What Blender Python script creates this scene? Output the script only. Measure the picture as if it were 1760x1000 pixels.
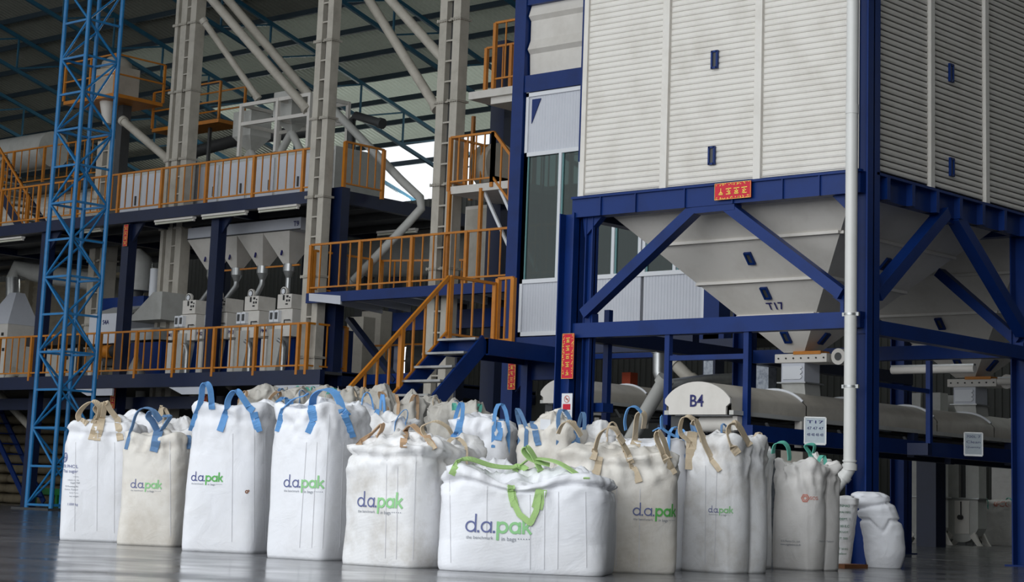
import bpy, bmesh, math, random
from math import sin, cos, pi, sqrt, radians
from mathutils import Vector, Matrix, noise
from mathutils.bvhtree import BVHTree
for _o in list(bpy.data.objects): bpy.data.objects.remove(_o)
SC = bpy.context.scene
COL = SC.collection
# ------------------------------------------------------------------ camera
YAW, PIT, ROLL, FPX, CYP, CAMH = .73427, .17709, .03785, 3369.8, 265.7, .5
_f = Vector((-sin(YAW)*cos(PIT), cos(YAW)*cos(PIT), sin(PIT)))
_r0 = Vector((cos(YAW), sin(YAW), 0)); _u0 = _r0.cross(_f)
_r = _r0*cos(ROLL) + _u0*sin(ROLL); _u = -_r0*sin(ROLL) + _u0*cos(ROLL)
cam_data = bpy.data.cameras.new('camera'); cam = bpy.data.objects.new('camera', cam_data); COL.objects.link(cam)
cam.matrix_world = Matrix(((_r.x, _u.x, -_f.x, 0), (_r.y, _u.y, -_f.y, 0), (_r.z, _u.z, -_f.z, CAMH), (0, 0, 0, 1)))
cam_data.sensor_width = 36.0; cam_data.lens = FPX/1760*36; cam_data.shift_y = (CYP-500)/1760
cam_data.clip_start = .1; cam_data.clip_end = 500
SC.camera = cam
OC = Vector((0, 0, CAMH))
def ray(px, py):
    a, b = (px-880)/FPX, (py-CYP)/FPX
    return _r*a - _u*b + _f
def onY(px, py, Y): d = ray(px, py); return OC + d*(Y/d.y)
def onX(px, py, X): d = ray(px, py); return OC + d*(X/d.x)
def onZ(px, py, Z=0.): d = ray(px, py); return OC + d*((Z-CAMH)/d.z)
# ------------------------------------------------------------------ exposure, sky and daylight
vs = SC.view_settings
vs.view_transform = 'Standard'; vs.look = 'None'; vs.exposure = 0.0; vs.gamma = 1.0; vs.use_curve_mapping = False
world = bpy.data.worlds.new('overcast_sky'); SC.world = world; world.use_nodes = True
bg = world.node_tree.nodes['Background']; bg.inputs[0].default_value = (.93, .97, 1.0, 1); bg.inputs[1].default_value = 1.1
SC.cycles.max_bounces = 6; SC.cycles.diffuse_bounces = 3; SC.cycles.glossy_bounces = 3
SC.cycles.use_denoising = True
def area(name, loc, target, sx, sy, power, col=(1, 1, 1)):
    l = bpy.data.lights.new(name, 'AREA'); l.shape = 'RECTANGLE'; l.size = sx; l.size_y = sy; l.energy = power; l.color = col
    o = bpy.data.objects.new(name, l); COL.objects.link(o); o.location = loc
    o.rotation_euler = (Vector(target)-Vector(loc)).to_track_quat('-Z', 'Y').to_euler(); return o
# daylight falling in through the open side of the hall behind the camera
area('daylight_open_side', (-11, -9, 9), (-14, 16, 2), 30, 12, 3700, (.95, .98, 1.0))
# added hidden lamp beyond the far wall, imitating ground bounce onto the roof
area('bounce_lamp_far_eave', (-44, 50.5, 9.9), (-41, 41, 13.6), 22, 1.6, 3000, (.96, 1.0, .95))

# ------------------------------------------------------------------ materials
def mat(name, col, rough=.5, metal=0., dirt=.0, dcol=None, dscale=3., bump=0., bscale=40., spec=.5, var=.0, trans=0., alpha=1., emit=0., ior=1.45, coat=0.):
    m = bpy.data.materials.new(name); m.use_nodes = True; nt = m.node_tree; N = nt.nodes; L = nt.links
    b = N['Principled BSDF']
    b.inputs['Base Color'].default_value = (*col, 1); b.inputs['Roughness'].default_value = rough; b.inputs['Metallic'].default_value = metal
    b.inputs['Specular IOR Level'].default_value = spec; b.inputs['IOR'].default_value = ior
    if trans: b.inputs['Transmission Weight'].default_value = trans
    if coat: b.inputs['Coat Weight'].default_value = coat
    if emit: b.inputs['Emission Color'].default_value = (*col, 1); b.inputs['Emission Strength'].default_value = emit
    if dirt or var or bump:
        tc = N.new('ShaderNodeTexCoord')
    if dirt or var:
        dcol = dcol or tuple(c*.35 for c in col)
        n1 = N.new('ShaderNodeTexNoise'); n1.inputs['Scale'].default_value = dscale; n1.inputs['Detail'].default_value = 6; n1.inputs['Roughness'].default_value = .65
        L.new(tc.outputs['Object'], n1.inputs['Vector'])
        r1 = N.new('ShaderNodeMapRange'); r1.inputs['From Min'].default_value = .45; r1.inputs['From Max'].default_value = .8
        r1.inputs['To Min'].default_value = var; r1.inputs['To Max'].default_value = min(1, var+dirt)
        L.new(n1.outputs['Fac'], r1.inputs['Value'])
        mx = N.new('ShaderNodeMix'); mx.data_type = 'RGBA'
        mx.inputs[6].default_value = (*col, 1); mx.inputs[7].default_value = (*dcol, 1)
        L.new(r1.outputs['Result'], mx.inputs[0]); L.new(mx.outputs[2], b.inputs['Base Color'])
    if bump:
        n2 = N.new('ShaderNodeTexNoise'); n2.inputs['Scale'].default_value = bscale; n2.inputs['Detail'].default_value = 4
        L.new(tc.outputs['Object'], n2.inputs['Vector'])
        bp = N.new('ShaderNodeBump'); bp.inputs['Strength'].default_value = bump; bp.inputs['Distance'].default_value = .02
        L.new(n2.outputs['Fac'], bp.inputs['Height']); L.new(bp.outputs['Normal'], b.inputs['Normal'])
    return m
M = {}
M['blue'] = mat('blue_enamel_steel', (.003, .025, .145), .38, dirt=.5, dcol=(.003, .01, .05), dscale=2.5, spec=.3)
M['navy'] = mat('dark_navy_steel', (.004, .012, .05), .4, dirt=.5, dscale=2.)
M['sky'] = mat('light_blue_lattice_paint', (.022, .21, .50), .35, dirt=.5, dcol=(.01, .07, .17), dscale=5)
M['cream'] = mat('cream_painted_sheet', (.69, .66, .615), .5, dirt=.35, dcol=(.33, .29, .24), dscale=1.6)
M['creamdk'] = mat('greyed_cream_duct_paint', (.52, .485, .42), .5, dirt=.5, dcol=(.2, .175, .14), dscale=2.2)
M['rib'] = mat('ivory_ribbed_cladding', (.69, .665, .62), .45, dirt=.35, dcol=(.36, .32, .26), dscale=2.2)
M['white'] = mat('white_insulated_panel', (.60, .62, .68), .4, dirt=.25, dcol=(.42, .44, .5), dscale=3)
M['whitefr'] = mat('white_aluminium_frame', (.74, .76, .80), .35)
M['pvc'] = mat('white_pvc_pipe', (.66, .66, .64), .28, dirt=.25, dcol=(.45, .45, .42), dscale=3)
M['orange'] = mat('orange_rail_paint', (.56, .20, .015), .42, dirt=.5, dcol=(.25, .07, .01), dscale=4)
M['greymach'] = mat('pale_grey_machine_paint', (.50, .50, .475), .45, dirt=.4, dcol=(.25, .24, .21), dscale=3)
M['zinc'] = mat('galvanised_steel', (.42, .43, .43), .35, .7, dirt=.4, dscale=6)
M['flake'] = mat('flaking_silver_paint', (.52, .56, .62), .4, .2, dirt=1., dcol=(.06, .09, .18), dscale=14)
M['dark'] = mat('dark_rubber', (.02, .02, .021), .6)
M['shade'] = mat('dark_grey_steel', (.06, .062, .065), .5, dirt=.5, dscale=3)
M['roof'] = mat('corrugated_roof_sheet', (.40, .41, .36), .55, dirt=.5, dcol=(.22, .23, .19), dscale=.6)
def sheet(name, col, k):
    m = mat(name, col, .7, dirt=.5, dcol=tuple(c*.6 for c in col), dscale=.7, spec=.2); nt = m.node_tree; N = nt.nodes; L = nt.links
    t = N.new('ShaderNodeBsdfTranslucent'); t.inputs['Color'].default_value = (.75, .82, .68, 1); mx = N.new('ShaderNodeMixShader'); mx.inputs[0].default_value = k
    out = N['Material Output']; L.new(N['Principled BSDF'].outputs[0], mx.inputs[1]); L.new(t.outputs[0], mx.inputs[2]); L.new(mx.outputs[0], out.inputs['Surface']); return m
M['roof'] = sheet('corrugated_roof_sheet_shaded', (.20, .205, .175), .004)  # darkest of three copies: roof shade painted into the colour
M['roofmid'] = sheet('fibreglass_sheet_midlit', (.32, .33, .28), .07)  # middle copy: part of the eave brightening painted in
M['rooflit'] = sheet('fibreglass_sheet_eavelit', (.42, .43, .38), .30)  # palest copy: eave light painted into colour and translucency
M['purlin'] = mat('roof_purlin_paint', (.008, .02, .03), .7)
M['truss'] = mat('teal_blue_truss_paint', (.012, .085, .145), .5, dirt=.4, dscale=3)
M['bwall'] = mat('beige_ribbed_wall_sheet', (.36, .32, .25), .6, dirt=.5, dcol=(.17, .145, .1), dscale=1.2)
M['gwall'] = mat('grey_corrugated_wall_sheet', (.052, .054, .05), .6, dirt=.5, dcol=(.026, .027, .025), dscale=.8)
M['red'] = mat('red_banner_paper', (.58, .006, .03), .5, dirt=.3, dscale=20)
M['gold'] = mat('gold_ink', (.85, .62, .12), .35, .4)
M['ink'] = mat('navy_lettering', (.012, .014, .12), .5)
M['tube'] = mat('fluorescent_tube_unlit', (.62, .62, .52), .3)
M['wood'] = mat('brown_timber', (.22, .085, .03), .6, dirt=.5, dscale=8)
M['sackpile'] = mat('stacked_sack_cloth', (.17, .14, .09), .8, dirt=.6, dscale=3)
M['board'] = mat('whiteboard_grey', (.40, .46, .50), .3, dirt=.3, dcol=(.2, .25, .35), dscale=14)
M['bench'] = mat('green_bench_paint', (.02, .19, .05), .5)
g = bpy.data.materials.new('tinted_window_glass'); g.use_nodes = True
b = g.node_tree.nodes['Principled BSDF']; b.inputs['Base Color'].default_value = (.045, .085, .078, 1); b.inputs['Transmission Weight'].default_value = .7
b.inputs['Roughness'].default_value = .02; b.inputs['IOR'].default_value = 1.5
M['glass'] = g
M['glassfr'] = mat('teal_anodised_sash', (.16,.33,.34), .35)
M['lredbox'] = mat('orange_red_box', (.42,.07,.03), .5)
M['skylit'] = mat('daylit_window_pane', (.85,.9,.95), .4, emit=1.6)  # pane glows by itself in place of daylight coming through
# bag fabrics
def fabric(name, col, dcol, amount, scale=2.2):
    m = mat(name, col, .62, dirt=amount, dcol=dcol, dscale=scale, spec=.3)
    nt = m.node_tree; N = nt.nodes; L = nt.links; b = N['Principled BSDF']
    tc = N.new('ShaderNodeTexCoord')
    n = N.new('ShaderNodeTexNoise'); n.inputs['Scale'].default_value = 4.2; n.inputs['Detail'].default_value = 8; n.inputs['Roughness'].default_value = .55; n.inputs['Distortion'].default_value = .8
    w = N.new('ShaderNodeTexWave'); w.inputs['Scale'].default_value = 60; w.wave_type = 'BANDS'; w.bands_direction = 'Z'
    ad = N.new('ShaderNodeMath'); ad.operation = 'MULTIPLY_ADD'; ad.inputs[1].default_value = .04
    L.new(tc.outputs['Object'], n.inputs['Vector']); L.new(tc.outputs['Object'], w.inputs['Vector'])
    L.new(w.outputs['Fac'], ad.inputs[0]); L.new(n.outputs['Fac'], ad.inputs[2])
    bp = N.new('ShaderNodeBump'); bp.inputs['Strength'].default_value = .5; bp.inputs['Distance'].default_value = .028
    L.new(ad.outputs[0], bp.inputs['Height']); L.new(bp.outputs['Normal'], b.inputs['Normal'])
    return m
M['bagw'] = fabric('white_woven_bag_cloth', (.78, .79, .83), (.62, .61, .60), .5)
M['bagt'] = fabric('soiled_tan_white_bag_cloth', (.72, .69, .64), (.42, .36, .28), .8, 1.8)
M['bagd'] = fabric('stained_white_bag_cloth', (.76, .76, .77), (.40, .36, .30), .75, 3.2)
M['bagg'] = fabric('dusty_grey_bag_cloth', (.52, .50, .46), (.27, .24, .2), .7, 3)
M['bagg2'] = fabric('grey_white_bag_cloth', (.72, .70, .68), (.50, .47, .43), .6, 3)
M['strapb'] = mat('light_blue_webbing', (.13, .33, .66), .7, bump=.3, bscale=200, dirt=.3, dscale=8)
M['strapbd'] = mat('faded_blue_webbing', (.13, .25, .45), .7, bump=.3, bscale=200, dirt=.3, dscale=8)
M['strapt'] = mat('beige_webbing', (.56, .46, .33), .7, bump=.3, bscale=200, dirt=.4, dscale=8)
M['strapg'] = mat('lime_green_webbing', (.38, .58, .22), .7, bump=.3, bscale=200, dirt=.3, dscale=8)
M['strapa'] = mat('aqua_green_webbing', (.12, .48, .38), .7, bump=.3, bscale=200, dirt=.3, dscale=8)
M['tan'] = mat('tan_worn_webbing', (.50, .33, .2), .7, bump=.3, bscale=200, dirt=.4, dscale=8)
M['lnavy'] = mat('navy_printed_ink', (.035, .05, .22), .6)
M['lgreen'] = mat('green_printed_ink', (.10, .42, .09), .6)
M['lnavyf'] = mat('faded_navy_printed_ink', (.11, .13, .29), .6)
M['lgreenf'] = mat('faded_green_printed_ink', (.26, .55, .25), .6)
M['lgrey'] = mat('grey_printed_ink', (.22, .24, .28), .6)
M['lred'] = mat('faded_red_printed_ink', (.60, .22, .17), .6)
M['seam'] = mat('grey_seam_stitching', (.62, .62, .65), .8)
M['sgreen'] = mat('dark_green_printed_ink', (.01, .16, .07), .6)
# floor: dark polished concrete
def floor_mat():
    m = mat('polished_dark_concrete', (.105, .107, .115), .2, dirt=.5, dcol=(.05, .052, .058), dscale=.35, spec=.6)
    nt = m.node_tree; N = nt.nodes; L = nt.links; b = N['Principled BSDF']; tc = N.new('ShaderNodeTexCoord')
    n = N.new('ShaderNodeTexNoise'); n.inputs['Scale'].default_value = 1.3; n.inputs['Detail'].default_value = 8
    L.new(tc.outputs['Object'], n.inputs['Vector'])
    r = N.new('ShaderNodeMapRange'); r.inputs['From Min'].default_value = .3; r.inputs['From Max'].default_value = .75; r.inputs['To Min'].default_value = .10; r.inputs['To Max'].default_value = .30
    L.new(n.outputs['Fac'], r.inputs['Value']); L.new(r.outputs['Result'], b.inputs['Roughness'])
    n2 = N.new('ShaderNodeTexNoise'); n2.inputs['Scale'].default_value = 6; n2.inputs['Detail'].default_value = 3
    L.new(tc.outputs['Object'], n2.inputs['Vector'])
    bp = N.new('ShaderNodeBump'); bp.inputs['Strength'].default_value = .05; bp.inputs['Distance'].default_value = .02
    L.new(n2.outputs['Fac'], bp.inputs['Height']); L.new(bp.outputs['Normal'], b.inputs['Normal'])
    return m
M['floor'] = floor_mat()

# ------------------------------------------------------------------ mesh helpers
V = Vector
class MB:
    def __init__(s): s.v = []; s.f = []; s.sm = []
    def add(s, vs_, fs_, smooth=False):
        k = len(s.v); s.v += [V(p) for p in vs_]; s.f += [tuple(i+k for i in f) for f in fs_]; s.sm += [smooth]*len(fs_); return s
    def box(s, x0, x1, y0, y1, z0, z1):
        return s.add([(x0,y0,z0),(x1,y0,z0),(x1,y1,z0),(x0,y1,z0),(x0,y0,z1),(x1,y0,z1),(x1,y1,z1),(x0,y1,z1)],
                     [(3,2,1,0),(4,5,6,7),(0,1,5,4),(1,2,6,5),(2,3,7,6),(3,0,4,7)])
    def frame(s, c, ax, ay, az):
        c = V(c); ax, ay, az = V(ax), V(ay), V(az)
        return s.add([c-ax-ay-az, c+ax-ay-az, c+ax+ay-az, c-ax+ay-az, c-ax-ay+az, c+ax-ay+az, c+ax+ay+az, c-ax+ay+az],
                     [(3,2,1,0),(4,5,6,7),(0,1,5,4),(1,2,6,5),(2,3,7,6),(3,0,4,7)])
    def bar(s, p, q, w, h=None, up=(0, 0, 1)):
        p, q = V(p), V(q); d = (q-p); L = d.length
        if L < 1e-6: return s
        d /= L; h = w if h is None else h; up = V(up)
        a = d.cross(up)
        if a.length < 1e-3: a = d.cross(V((0, 1, 0)))
        a.normalize(); b_ = a.cross(d)
        return s.frame((p+q)/2, a*w/2, d*L/2, b_*h/2) if False else s.frame((p+q)/2, d*L/2, a*w/2, b_*h/2)
    def ibeam(s, p, q, w, h, t=.02, up=(0, 0, 1)):
        p, q = V(p), V(q); d = (q-p).normalized(); up = V(up); a = d.cross(up)
        if a.length < 1e-3: a = d.cross(V((0, 1, 0)))
        a.normalize(); b_ = a.cross(d)
        s.bar(p+b_*(h/2-t/2), q+b_*(h/2-t/2), w, t, up); s.bar(p-b_*(h/2-t/2), q-b_*(h/2-t/2), w, t, up)
        s.bar(p, q, t, h-2*t, up); return s
    def cyl(s, p, q, r0, r1=None, n=16, caps=True):
        p, q = V(p), V(q); r1 = r0 if r1 is None else r1; d = (q-p).normalized()
        a = d.orthogonal().normalized(); b_ = d.cross(a); vs_ = []
        for (c, r) in ((p, r0), (q, r1)):
            for i in range(n): t = 2*pi*i/n; vs_.append(c+(a*cos(t)+b_*sin(t))*r)
        s.add(vs_, [(i, (i+1) % n, n+(i+1) % n, n+i) for i in range(n)], True)
        if caps: s.add(vs_, [tuple(range(n))[::-1], tuple(range(n, 2*n))])
        return s
    def tube(s, pts, r, n=8, caps=True, flat=None, twist=0.):
        pts = [V(p) for p in pts]; m = len(pts); vs_ = []; a = None
        rr = r if isinstance(r, (list, tuple)) else [r]*m
        for i, p in enumerate(pts):
            d = (pts[min(i+1, m-1)]-pts[max(i-1, 0)]).normalized()
            if a is None: a = d.orthogonal().normalized()
            a = (a-d*a.dot(d)).normalized(); b_ = d.cross(a)
            for k in range(n): t = 2*pi*k/n; vs_.append(p+(a*cos(t)+b_*sin(t))*rr[i])
        fs_ = [(i*n+k, i*n+(k+1) % n, (i+1)*n+(k+1) % n, (i+1)*n+k) for i in range(m-1) for k in range(n)]
        s.add(vs_, fs_, True)
        if caps: s.add(vs_, [tuple(range(n))[::-1], tuple(range((m-1)*n, m*n))])
        return s
    def prism(s, poly, ext):
        poly = [V(p) for p in poly]; e = V(ext); n = len(poly)
        vs_ = poly+[p+e for p in poly]
        return s.add(vs_, [tuple(range(n))[::-1], tuple(range(n, 2*n))]+[(i, (i+1) % n, n+(i+1) % n, n+i) for i in range(n)])
    def loft(s, ringA, ringB, capA=False, capB=False, smooth=False):
        n = len(ringA); vs_ = list(ringA)+list(ringB); f = [(i, (i+1) % n, n+(i+1) % n, n+i) for i in range(n)]
        if capA: f.append(tuple(range(n))[::-1])
        if capB: f.append(tuple(range(n, 2*n)))
        return s.add(vs_, f, smooth)
    def grid(s, fn, nu, nv, smooth=True, wrapu=False):
        vs_ = [fn(i/nu, j/nv) for j in range(nv+1) for i in range(nu+1)]
        w = nu+1
        return s.add(vs_, [(j*w+i, j*w+i+1, (j+1)*w+i+1, (j+1)*w+i) for j in range(nv) for i in range(nu)], smooth)
    def ribbon(s, pts, wdir, w, t=.004):
        # flat webbing strap along pts; wdir: list or one vector across the strap
        pts = [V(p) for p in pts]; m = len(pts); vs_ = []
        for i, p in enumerate(pts):
            wd = V(wdir[i] if isinstance(wdir, list) else wdir)
            d = (pts[min(i+1, m-1)]-pts[max(i-1, 0)]).normalized()
            wd = (wd-d*wd.dot(d)); wd = wd.normalized() if wd.length > 1e-4 else d.orthogonal().normalized()
            nn = d.cross(wd)
            vs_ += [p-wd*w/2-nn*t, p+wd*w/2-nn*t, p+wd*w/2+nn*t, p-wd*w/2+nn*t]
        fs_ = [(i*4+k, i*4+(k+1) % 4, (i+1)*4+(k+1) % 4, (i+1)*4+k) for i in range(m-1) for k in range(4)]
        fs_ += [(3, 2, 1, 0), tuple((m-1)*4+k for k in range(4))]
        return s.add(vs_, fs_, False)
    def build(s, name, material, parent=None, bevel=0.):
        me = bpy.data.meshes.new(name); o_ = V((0, 0, 0))
        if parent is not None:
            r = parent
            while r is not None: o_ = o_+r.location; r = r.parent
        elif getattr(s, 'origin', None) is not None: o_ = V(s.origin)
        else:
            xs = [p.x for p in s.v]; ys = [p.y for p in s.v]; zs = [p.z for p in s.v]
            o_ = V(((min(xs)+max(xs))/2, (min(ys)+max(ys))/2, min(zs)))
        me.from_pydata([p-o_ for p in s.v], [], s.f)
        me.polygons.foreach_set('use_smooth', s.sm); me.update()
        bm_ = bmesh.new(); bm_.from_mesh(me)
        bmesh.ops.recalc_face_normals(bm_, faces=bm_.faces); bm_.to_mesh(me); bm_.free()
        me.materials.append(M[material] if isinstance(material, str) else material)
        o = bpy.data.objects.new(name, me); COL.objects.link(o)
        if parent is not None: o.parent = parent
        else: o.location = o_
        if bevel:
            bv = o.modifiers.new('soft_edges', 'BEVEL'); bv.width = bevel; bv.segments = 2; bv.limit_method = 'ANGLE'
        return o
def tag(o, label=None, cat=None, group=None, kind=None):
    if label: o['label'] = label
    if cat: o['category'] = cat
    if group: o['group'] = group
    if kind: o['kind'] = kind
    return o
def thing(name, label, cat, loc, group=None):
    o = bpy.data.objects.new(name, None); COL.objects.link(o); o.location = V(loc); o.empty_display_size = .2
    return tag(o, label, cat, group)
def struct(o): o['kind'] = 'structure'; return o
def copy_tree(o, parent=None):
    c = o.copy(); COL.objects.link(c)
    if parent is not None: c.parent = parent; c.matrix_parent_inverse = o.matrix_parent_inverse.copy()
    for ch in [x for x in bpy.data.objects if x.parent == o]: copy_tree(ch, c)
    return c
# lettering: built-in font turned into mesh triangles in the x-y plane
_txt = {}
def text_mesh(s, size=1.):
    if s not in _txt:
        cu = bpy.data.curves.new('lettering', 'FONT'); cu.body = s; cu.size = 1.; cu.resolution_u = 3; cu.offset = .014 if len(s) < 4 else 0
        ob = bpy.data.objects.new('lettering', cu); COL.objects.link(ob)
        dg = bpy.context.evaluated_depsgraph_get(); me = bpy.data.meshes.new_from_object(ob.evaluated_get(dg))
        vs_ = [v.co.copy() for v in me.vertices]; fs_ = [tuple(p.vertices) for p in me.polygons]
        bpy.data.objects.remove(ob); bpy.data.curves.remove(cu); bpy.data.meshes.remove(me)
        x0 = min(v.x for v in vs_); x1 = max(v.x for v in vs_); y0 = min(v.y for v in vs_); y1 = max(v.y for v in vs_)
        _txt[s] = ([(v.x-x0, v.y-y0) for v in vs_], fs_, x1-x0, y1-y0)
    return _txt[s]
def put_text(mb, s, origin, ux, uy, width=None, height=None):
    # centred lettering at origin; ux, uy unit vectors
    vs_, fs_, w, h = text_mesh(s)
    kx = (width/w) if width else (height/h); ky = (height/h) if height else kx
    o = V(origin)
    mb.add([o+V(ux)*((x-w/2)*kx)+V(uy)*((y-h/2)*ky) for x, y in vs_], fs_)
    return mb
ORD = ['first', 'second', 'third', 'fourth', 'fifth', 'sixth', 'seventh', 'eighth', 'ninth', 'tenth', 'eleventh', 'twelfth', 'thirteenth', 'fourteenth', 'fifteenth', 'sixteenth', 'seventeenth', 'eighteenth', 'nineteenth', 'twentieth']
# ================================================================== SETTING
struct(MB().box(-90, 30, -40, 62, -.3, 0).build('floor', 'floor'))
RZ = lambda Y: 12.18+.29*(45.13-Y)         # roof height over Y
# corrugated roof sheet: ribs run down the slope
def roof_sheet(x0, x1, y0, y1):
    mb = MB(); n = int((x1-x0)/.19); 
    prof = []
    for i in range(n):
        x = x0+(x1-x0)*i/n; w = (x1-x0)/n
        prof += [(x, 0), (x+w*.3, 0), (x+w*.45, .05), (x+w*.75, .05), (x+w*.9, 0)]
    prof.append((x1, 0)); vs_ = []; 
    for (x, h) in prof: vs_ += [(x, y0, RZ(y0)+h+.12), (x, y1, RZ(y1)+h+.12)]
    mb.add(vs_, [(2*i, 2*i+1, 2*i+3, 2*i+2) for i in range(len(prof)-1)])
    return mb
struct(roof_sheet(-88, 8, 9, 37.4).build('ceiling', 'roof'))
struct(roof_sheet(-88, -51.5, 37.4, 45.2).build('ceiling', 'roof'))  # darker copy paints the shade of the far left end
struct(roof_sheet(-51.5, 8, 37.4, 41.3).build('ceiling', 'roofmid'))
struct(roof_sheet(-51.5, 8, 41.3, 45.2).build('ceiling', 'rooflit'))   # fibreglass sheets along the eave, eave glow painted into their colour
# purlins, lattice-like dark strips across the slope
for i, Y in enumerate([34.7, 36., 37.3, 38.6, 39.9, 41.2, 42.5, 43.8, 45.1, 46.4]):
    mb = MB(); z = RZ(Y)
    mb.bar((-80, Y, z+.03), (-20, Y, z+.03), .08, .16)
    mb.bar((-80, Y+.07, z+.1), (-20, Y+.07, z+.1), .12, .03)
    tag(mb.build('roof_purlin', 'purlin'), '%s dark roof purlin counted upward from the bright eave gap' % ORD[9-i], 'roof purlin', 'purlins under the corrugated roof')
# trusses running down the slope
for i, X in enumerate([-33.3, -38.2, -43.4, -48.5, -53.6, -58.7]):
    t = thing('roof_truss', '%s from the right of the light blue lattice trusses under the sloping roof' % ORD[i].capitalize(), 'roof truss', (X, 48, RZ(48)-1.3), 'lattice trusses carrying the roof')
    y0, y1 = 24., 49.2; dz = 1.1
    MB().bar((X, y0, RZ(y0)-.16), (X, y1, RZ(y1)-.16), .09, .11).build('top_chord', 'truss', t)
    MB().bar((X, y0, RZ(y0)-.16-dz), (X, y1, RZ(y1)-.16-dz), .09, .11).build('bottom_chord', 'truss', t)
    k = 0; Y = y1-.6
    while Y > y0+1.9:
        MB().bar((X, Y, RZ(Y)-.2), (X, Y, RZ(Y)-.1-dz), .05, .05).build('web_post', 'truss', t)
        MB().bar((X, Y, RZ(Y)-.2), (X, Y-1.9, RZ(Y-1.9)-.1-dz), .05, .05, (1, 0, 0)).build('web_brace', 'truss', t)
        Y -= 1.9; k += 1
# far wall, corrugated vertically, with a sky gap above it
def vcorr(x0, x1, y, z0, z1, pitch=.22, dep=.04):
    mb = MB(); n = int((x1-x0)/pitch); vs_ = []; prof = []
    for i in range(n):
        x = x0+(x1-x0)*i/n; w = (x1-x0)/n; prof += [(x, 0), (x+w*.5, 0), (x+w*.6, -dep), (x+w*.9, -dep)]
    prof.append((x1, 0))
    for (x, h) in prof: vs_ += [(x, y+h, z0), (x, y+h, z1)]
    return mb.add(vs_, [(2*i, 2*i+1, 2*i+3, 2*i+2) for i in range(len(prof)-1)])
struct(vcorr(-88, 12, 48.2, 0, 10.9).build('wall_back', 'gwall'))
struct(MB().box(-89, -88.6, -10, 48.2, 0, 24).build('wall_left', 'gwall'))
struct(MB().box(4, 4.3, 6, 48.2, 0, 22).build('wall_right', 'gwall'))
# railing of the far walkway seen against the sky above the far wall
# ================================================================== RAILINGS
def railing(label, pts, h=1.05, sp=.27, post=1.35, group=None, closed=False, bsize=.026, name='guard_railing', bottom=.1):
    """pts: polyline of floor points"""
    pts = [V(p) for p in pts]; t = thing(name, label, 'railing', (pts[0]+pts[-1])/2, group)
    up = V((0, 0, 1)); tr = MB(); br = MB()
    for a, b in zip(pts[:-1], pts[1:]):
        tr.bar(a+up*h, b+up*h, .05, .045); br.bar(a+up*bottom, b+up*bottom, .035, .035)
    tr.build('top_rail', 'orange', t); br.build('bottom_rail', 'orange', t)
    donep = set()
    for a, b in zip(pts[:-1], pts[1:]):
        L = (V((b.x, b.y, 0))-V((a.x, a.y, 0))).length; n = max(1, round(L/sp)); pe = max(1, round(post/sp))
        for i in range(n+1):
            p = a.lerp(b, i/n)
            if i == 0 or i == n or i % pe == 0:
                key = (round(p.x, 2), round(p.y, 2))
                if key in donep: continue
                donep.add(key)
                MB().bar(p-up*.1, p+up*h, .075, .075, (0, 1, 0)).build('railing_post', 'orange', t)
            else:
                MB().bar(p+up*bottom, p+up*h, bsize, bsize, (0, 1, 0)).build('baluster', 'orange', t)
    return t
# ================================================================== RIBBED STORAGE BIN, right foreground
YA, XA, XL = 18.73, -11.57, -15.72; YB = 22.45
ZB = 4.36; ZT = 9.6
bin_ = thing('storage_bin', 'large ivory ribbed storage bin with blue inspection frames, raised above the white bags', 'storage bin', ((XL+XA)/2, 20.6, ZB))
def ribs(x0, x1, z0, z1, pitch, fn):
    """horizontal ribs: fn(u along panel, depth out, z) -> point"""
    mb = MB(); n = int((z1-z0)/pitch)
    for i in range(n):
        z = z0+i*pitch; pr = [(0, 0), (.13, .0), (.22, .012), (.5, .017), (.85, .012), (1, 0)]
        e = .02
        vs_ = []
        for (t, h) in pr: vs_ += [fn(x0, 0, z+t*pitch), fn(x0+e, h, z+t*pitch), fn(x1-e, h, z+t*pitch), fn(x1, 0, z+t*pitch)]
        fs_ = [(4*k+a, 4*k+a+1, 4*k+a+5, 4*k+a+4) for k in range(5) for a in range(3)]
        mb.add(vs_, fs_, False)
    mb.add([fn(x0-.02, -.004, z0), fn(x1+.02, -.004, z0), fn(x1+.02, -.004, z1), fn(x0-.02, -.004, z1)], [(0, 1, 2, 3)])
    return mb
fF = lambda u, h, z: V((u, YA-h, z)); fR = lambda u, h, z: V((XA+h, u, z))
xs1, xs2 = onY(1145, 200, YA).x, onY(1305, 200, YA).x
for (a, b) in ((XL+.07, xs1-.05), (xs1+.05, xs2-.05), (xs2+.05, XA-.1)):
    ribs(a, b, ZB+.02, ZT, .0722, fF).build('ribbed_panel', 'rib', bin_)
ys1, ys2 = onX(1597, 200, XA).y, onX(1691, 200, XA).y
for (a, b) in ((YA+.06, ys1-.05), (ys1+.05, ys2-.05), (ys2+.05, ys2+1.5), (ys2+1.6, YB+2.4), (YB+2.5, YB+4.2)):
    ribs(a, b, ZB+.02, ZT, .0722, fR).build('ribbed_panel', 'rib', bin_)
for x in (xs1, xs2): MB().box(x-.05, x+.05, YA-.045, YA+.02, ZB, ZT).build('cover_strip', 'rib', bin_)
for y in (ys1, ys2, ys2+1.55, YB+2.45): MB().box(XA-.02, XA+.05, y-.04, y+.05, ZB, ZT).build('cover_strip', 'rib', bin_)
MB().box(XL, XL+.07, YA-.03, YA+.03, ZB, ZT).build('corner_trim', 'rib', bin_)
MB().box(XL, XA, YA+.03, YB+4.2, ZB+.02, ZT).build('bin_body', 'rib', bin_)
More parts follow.
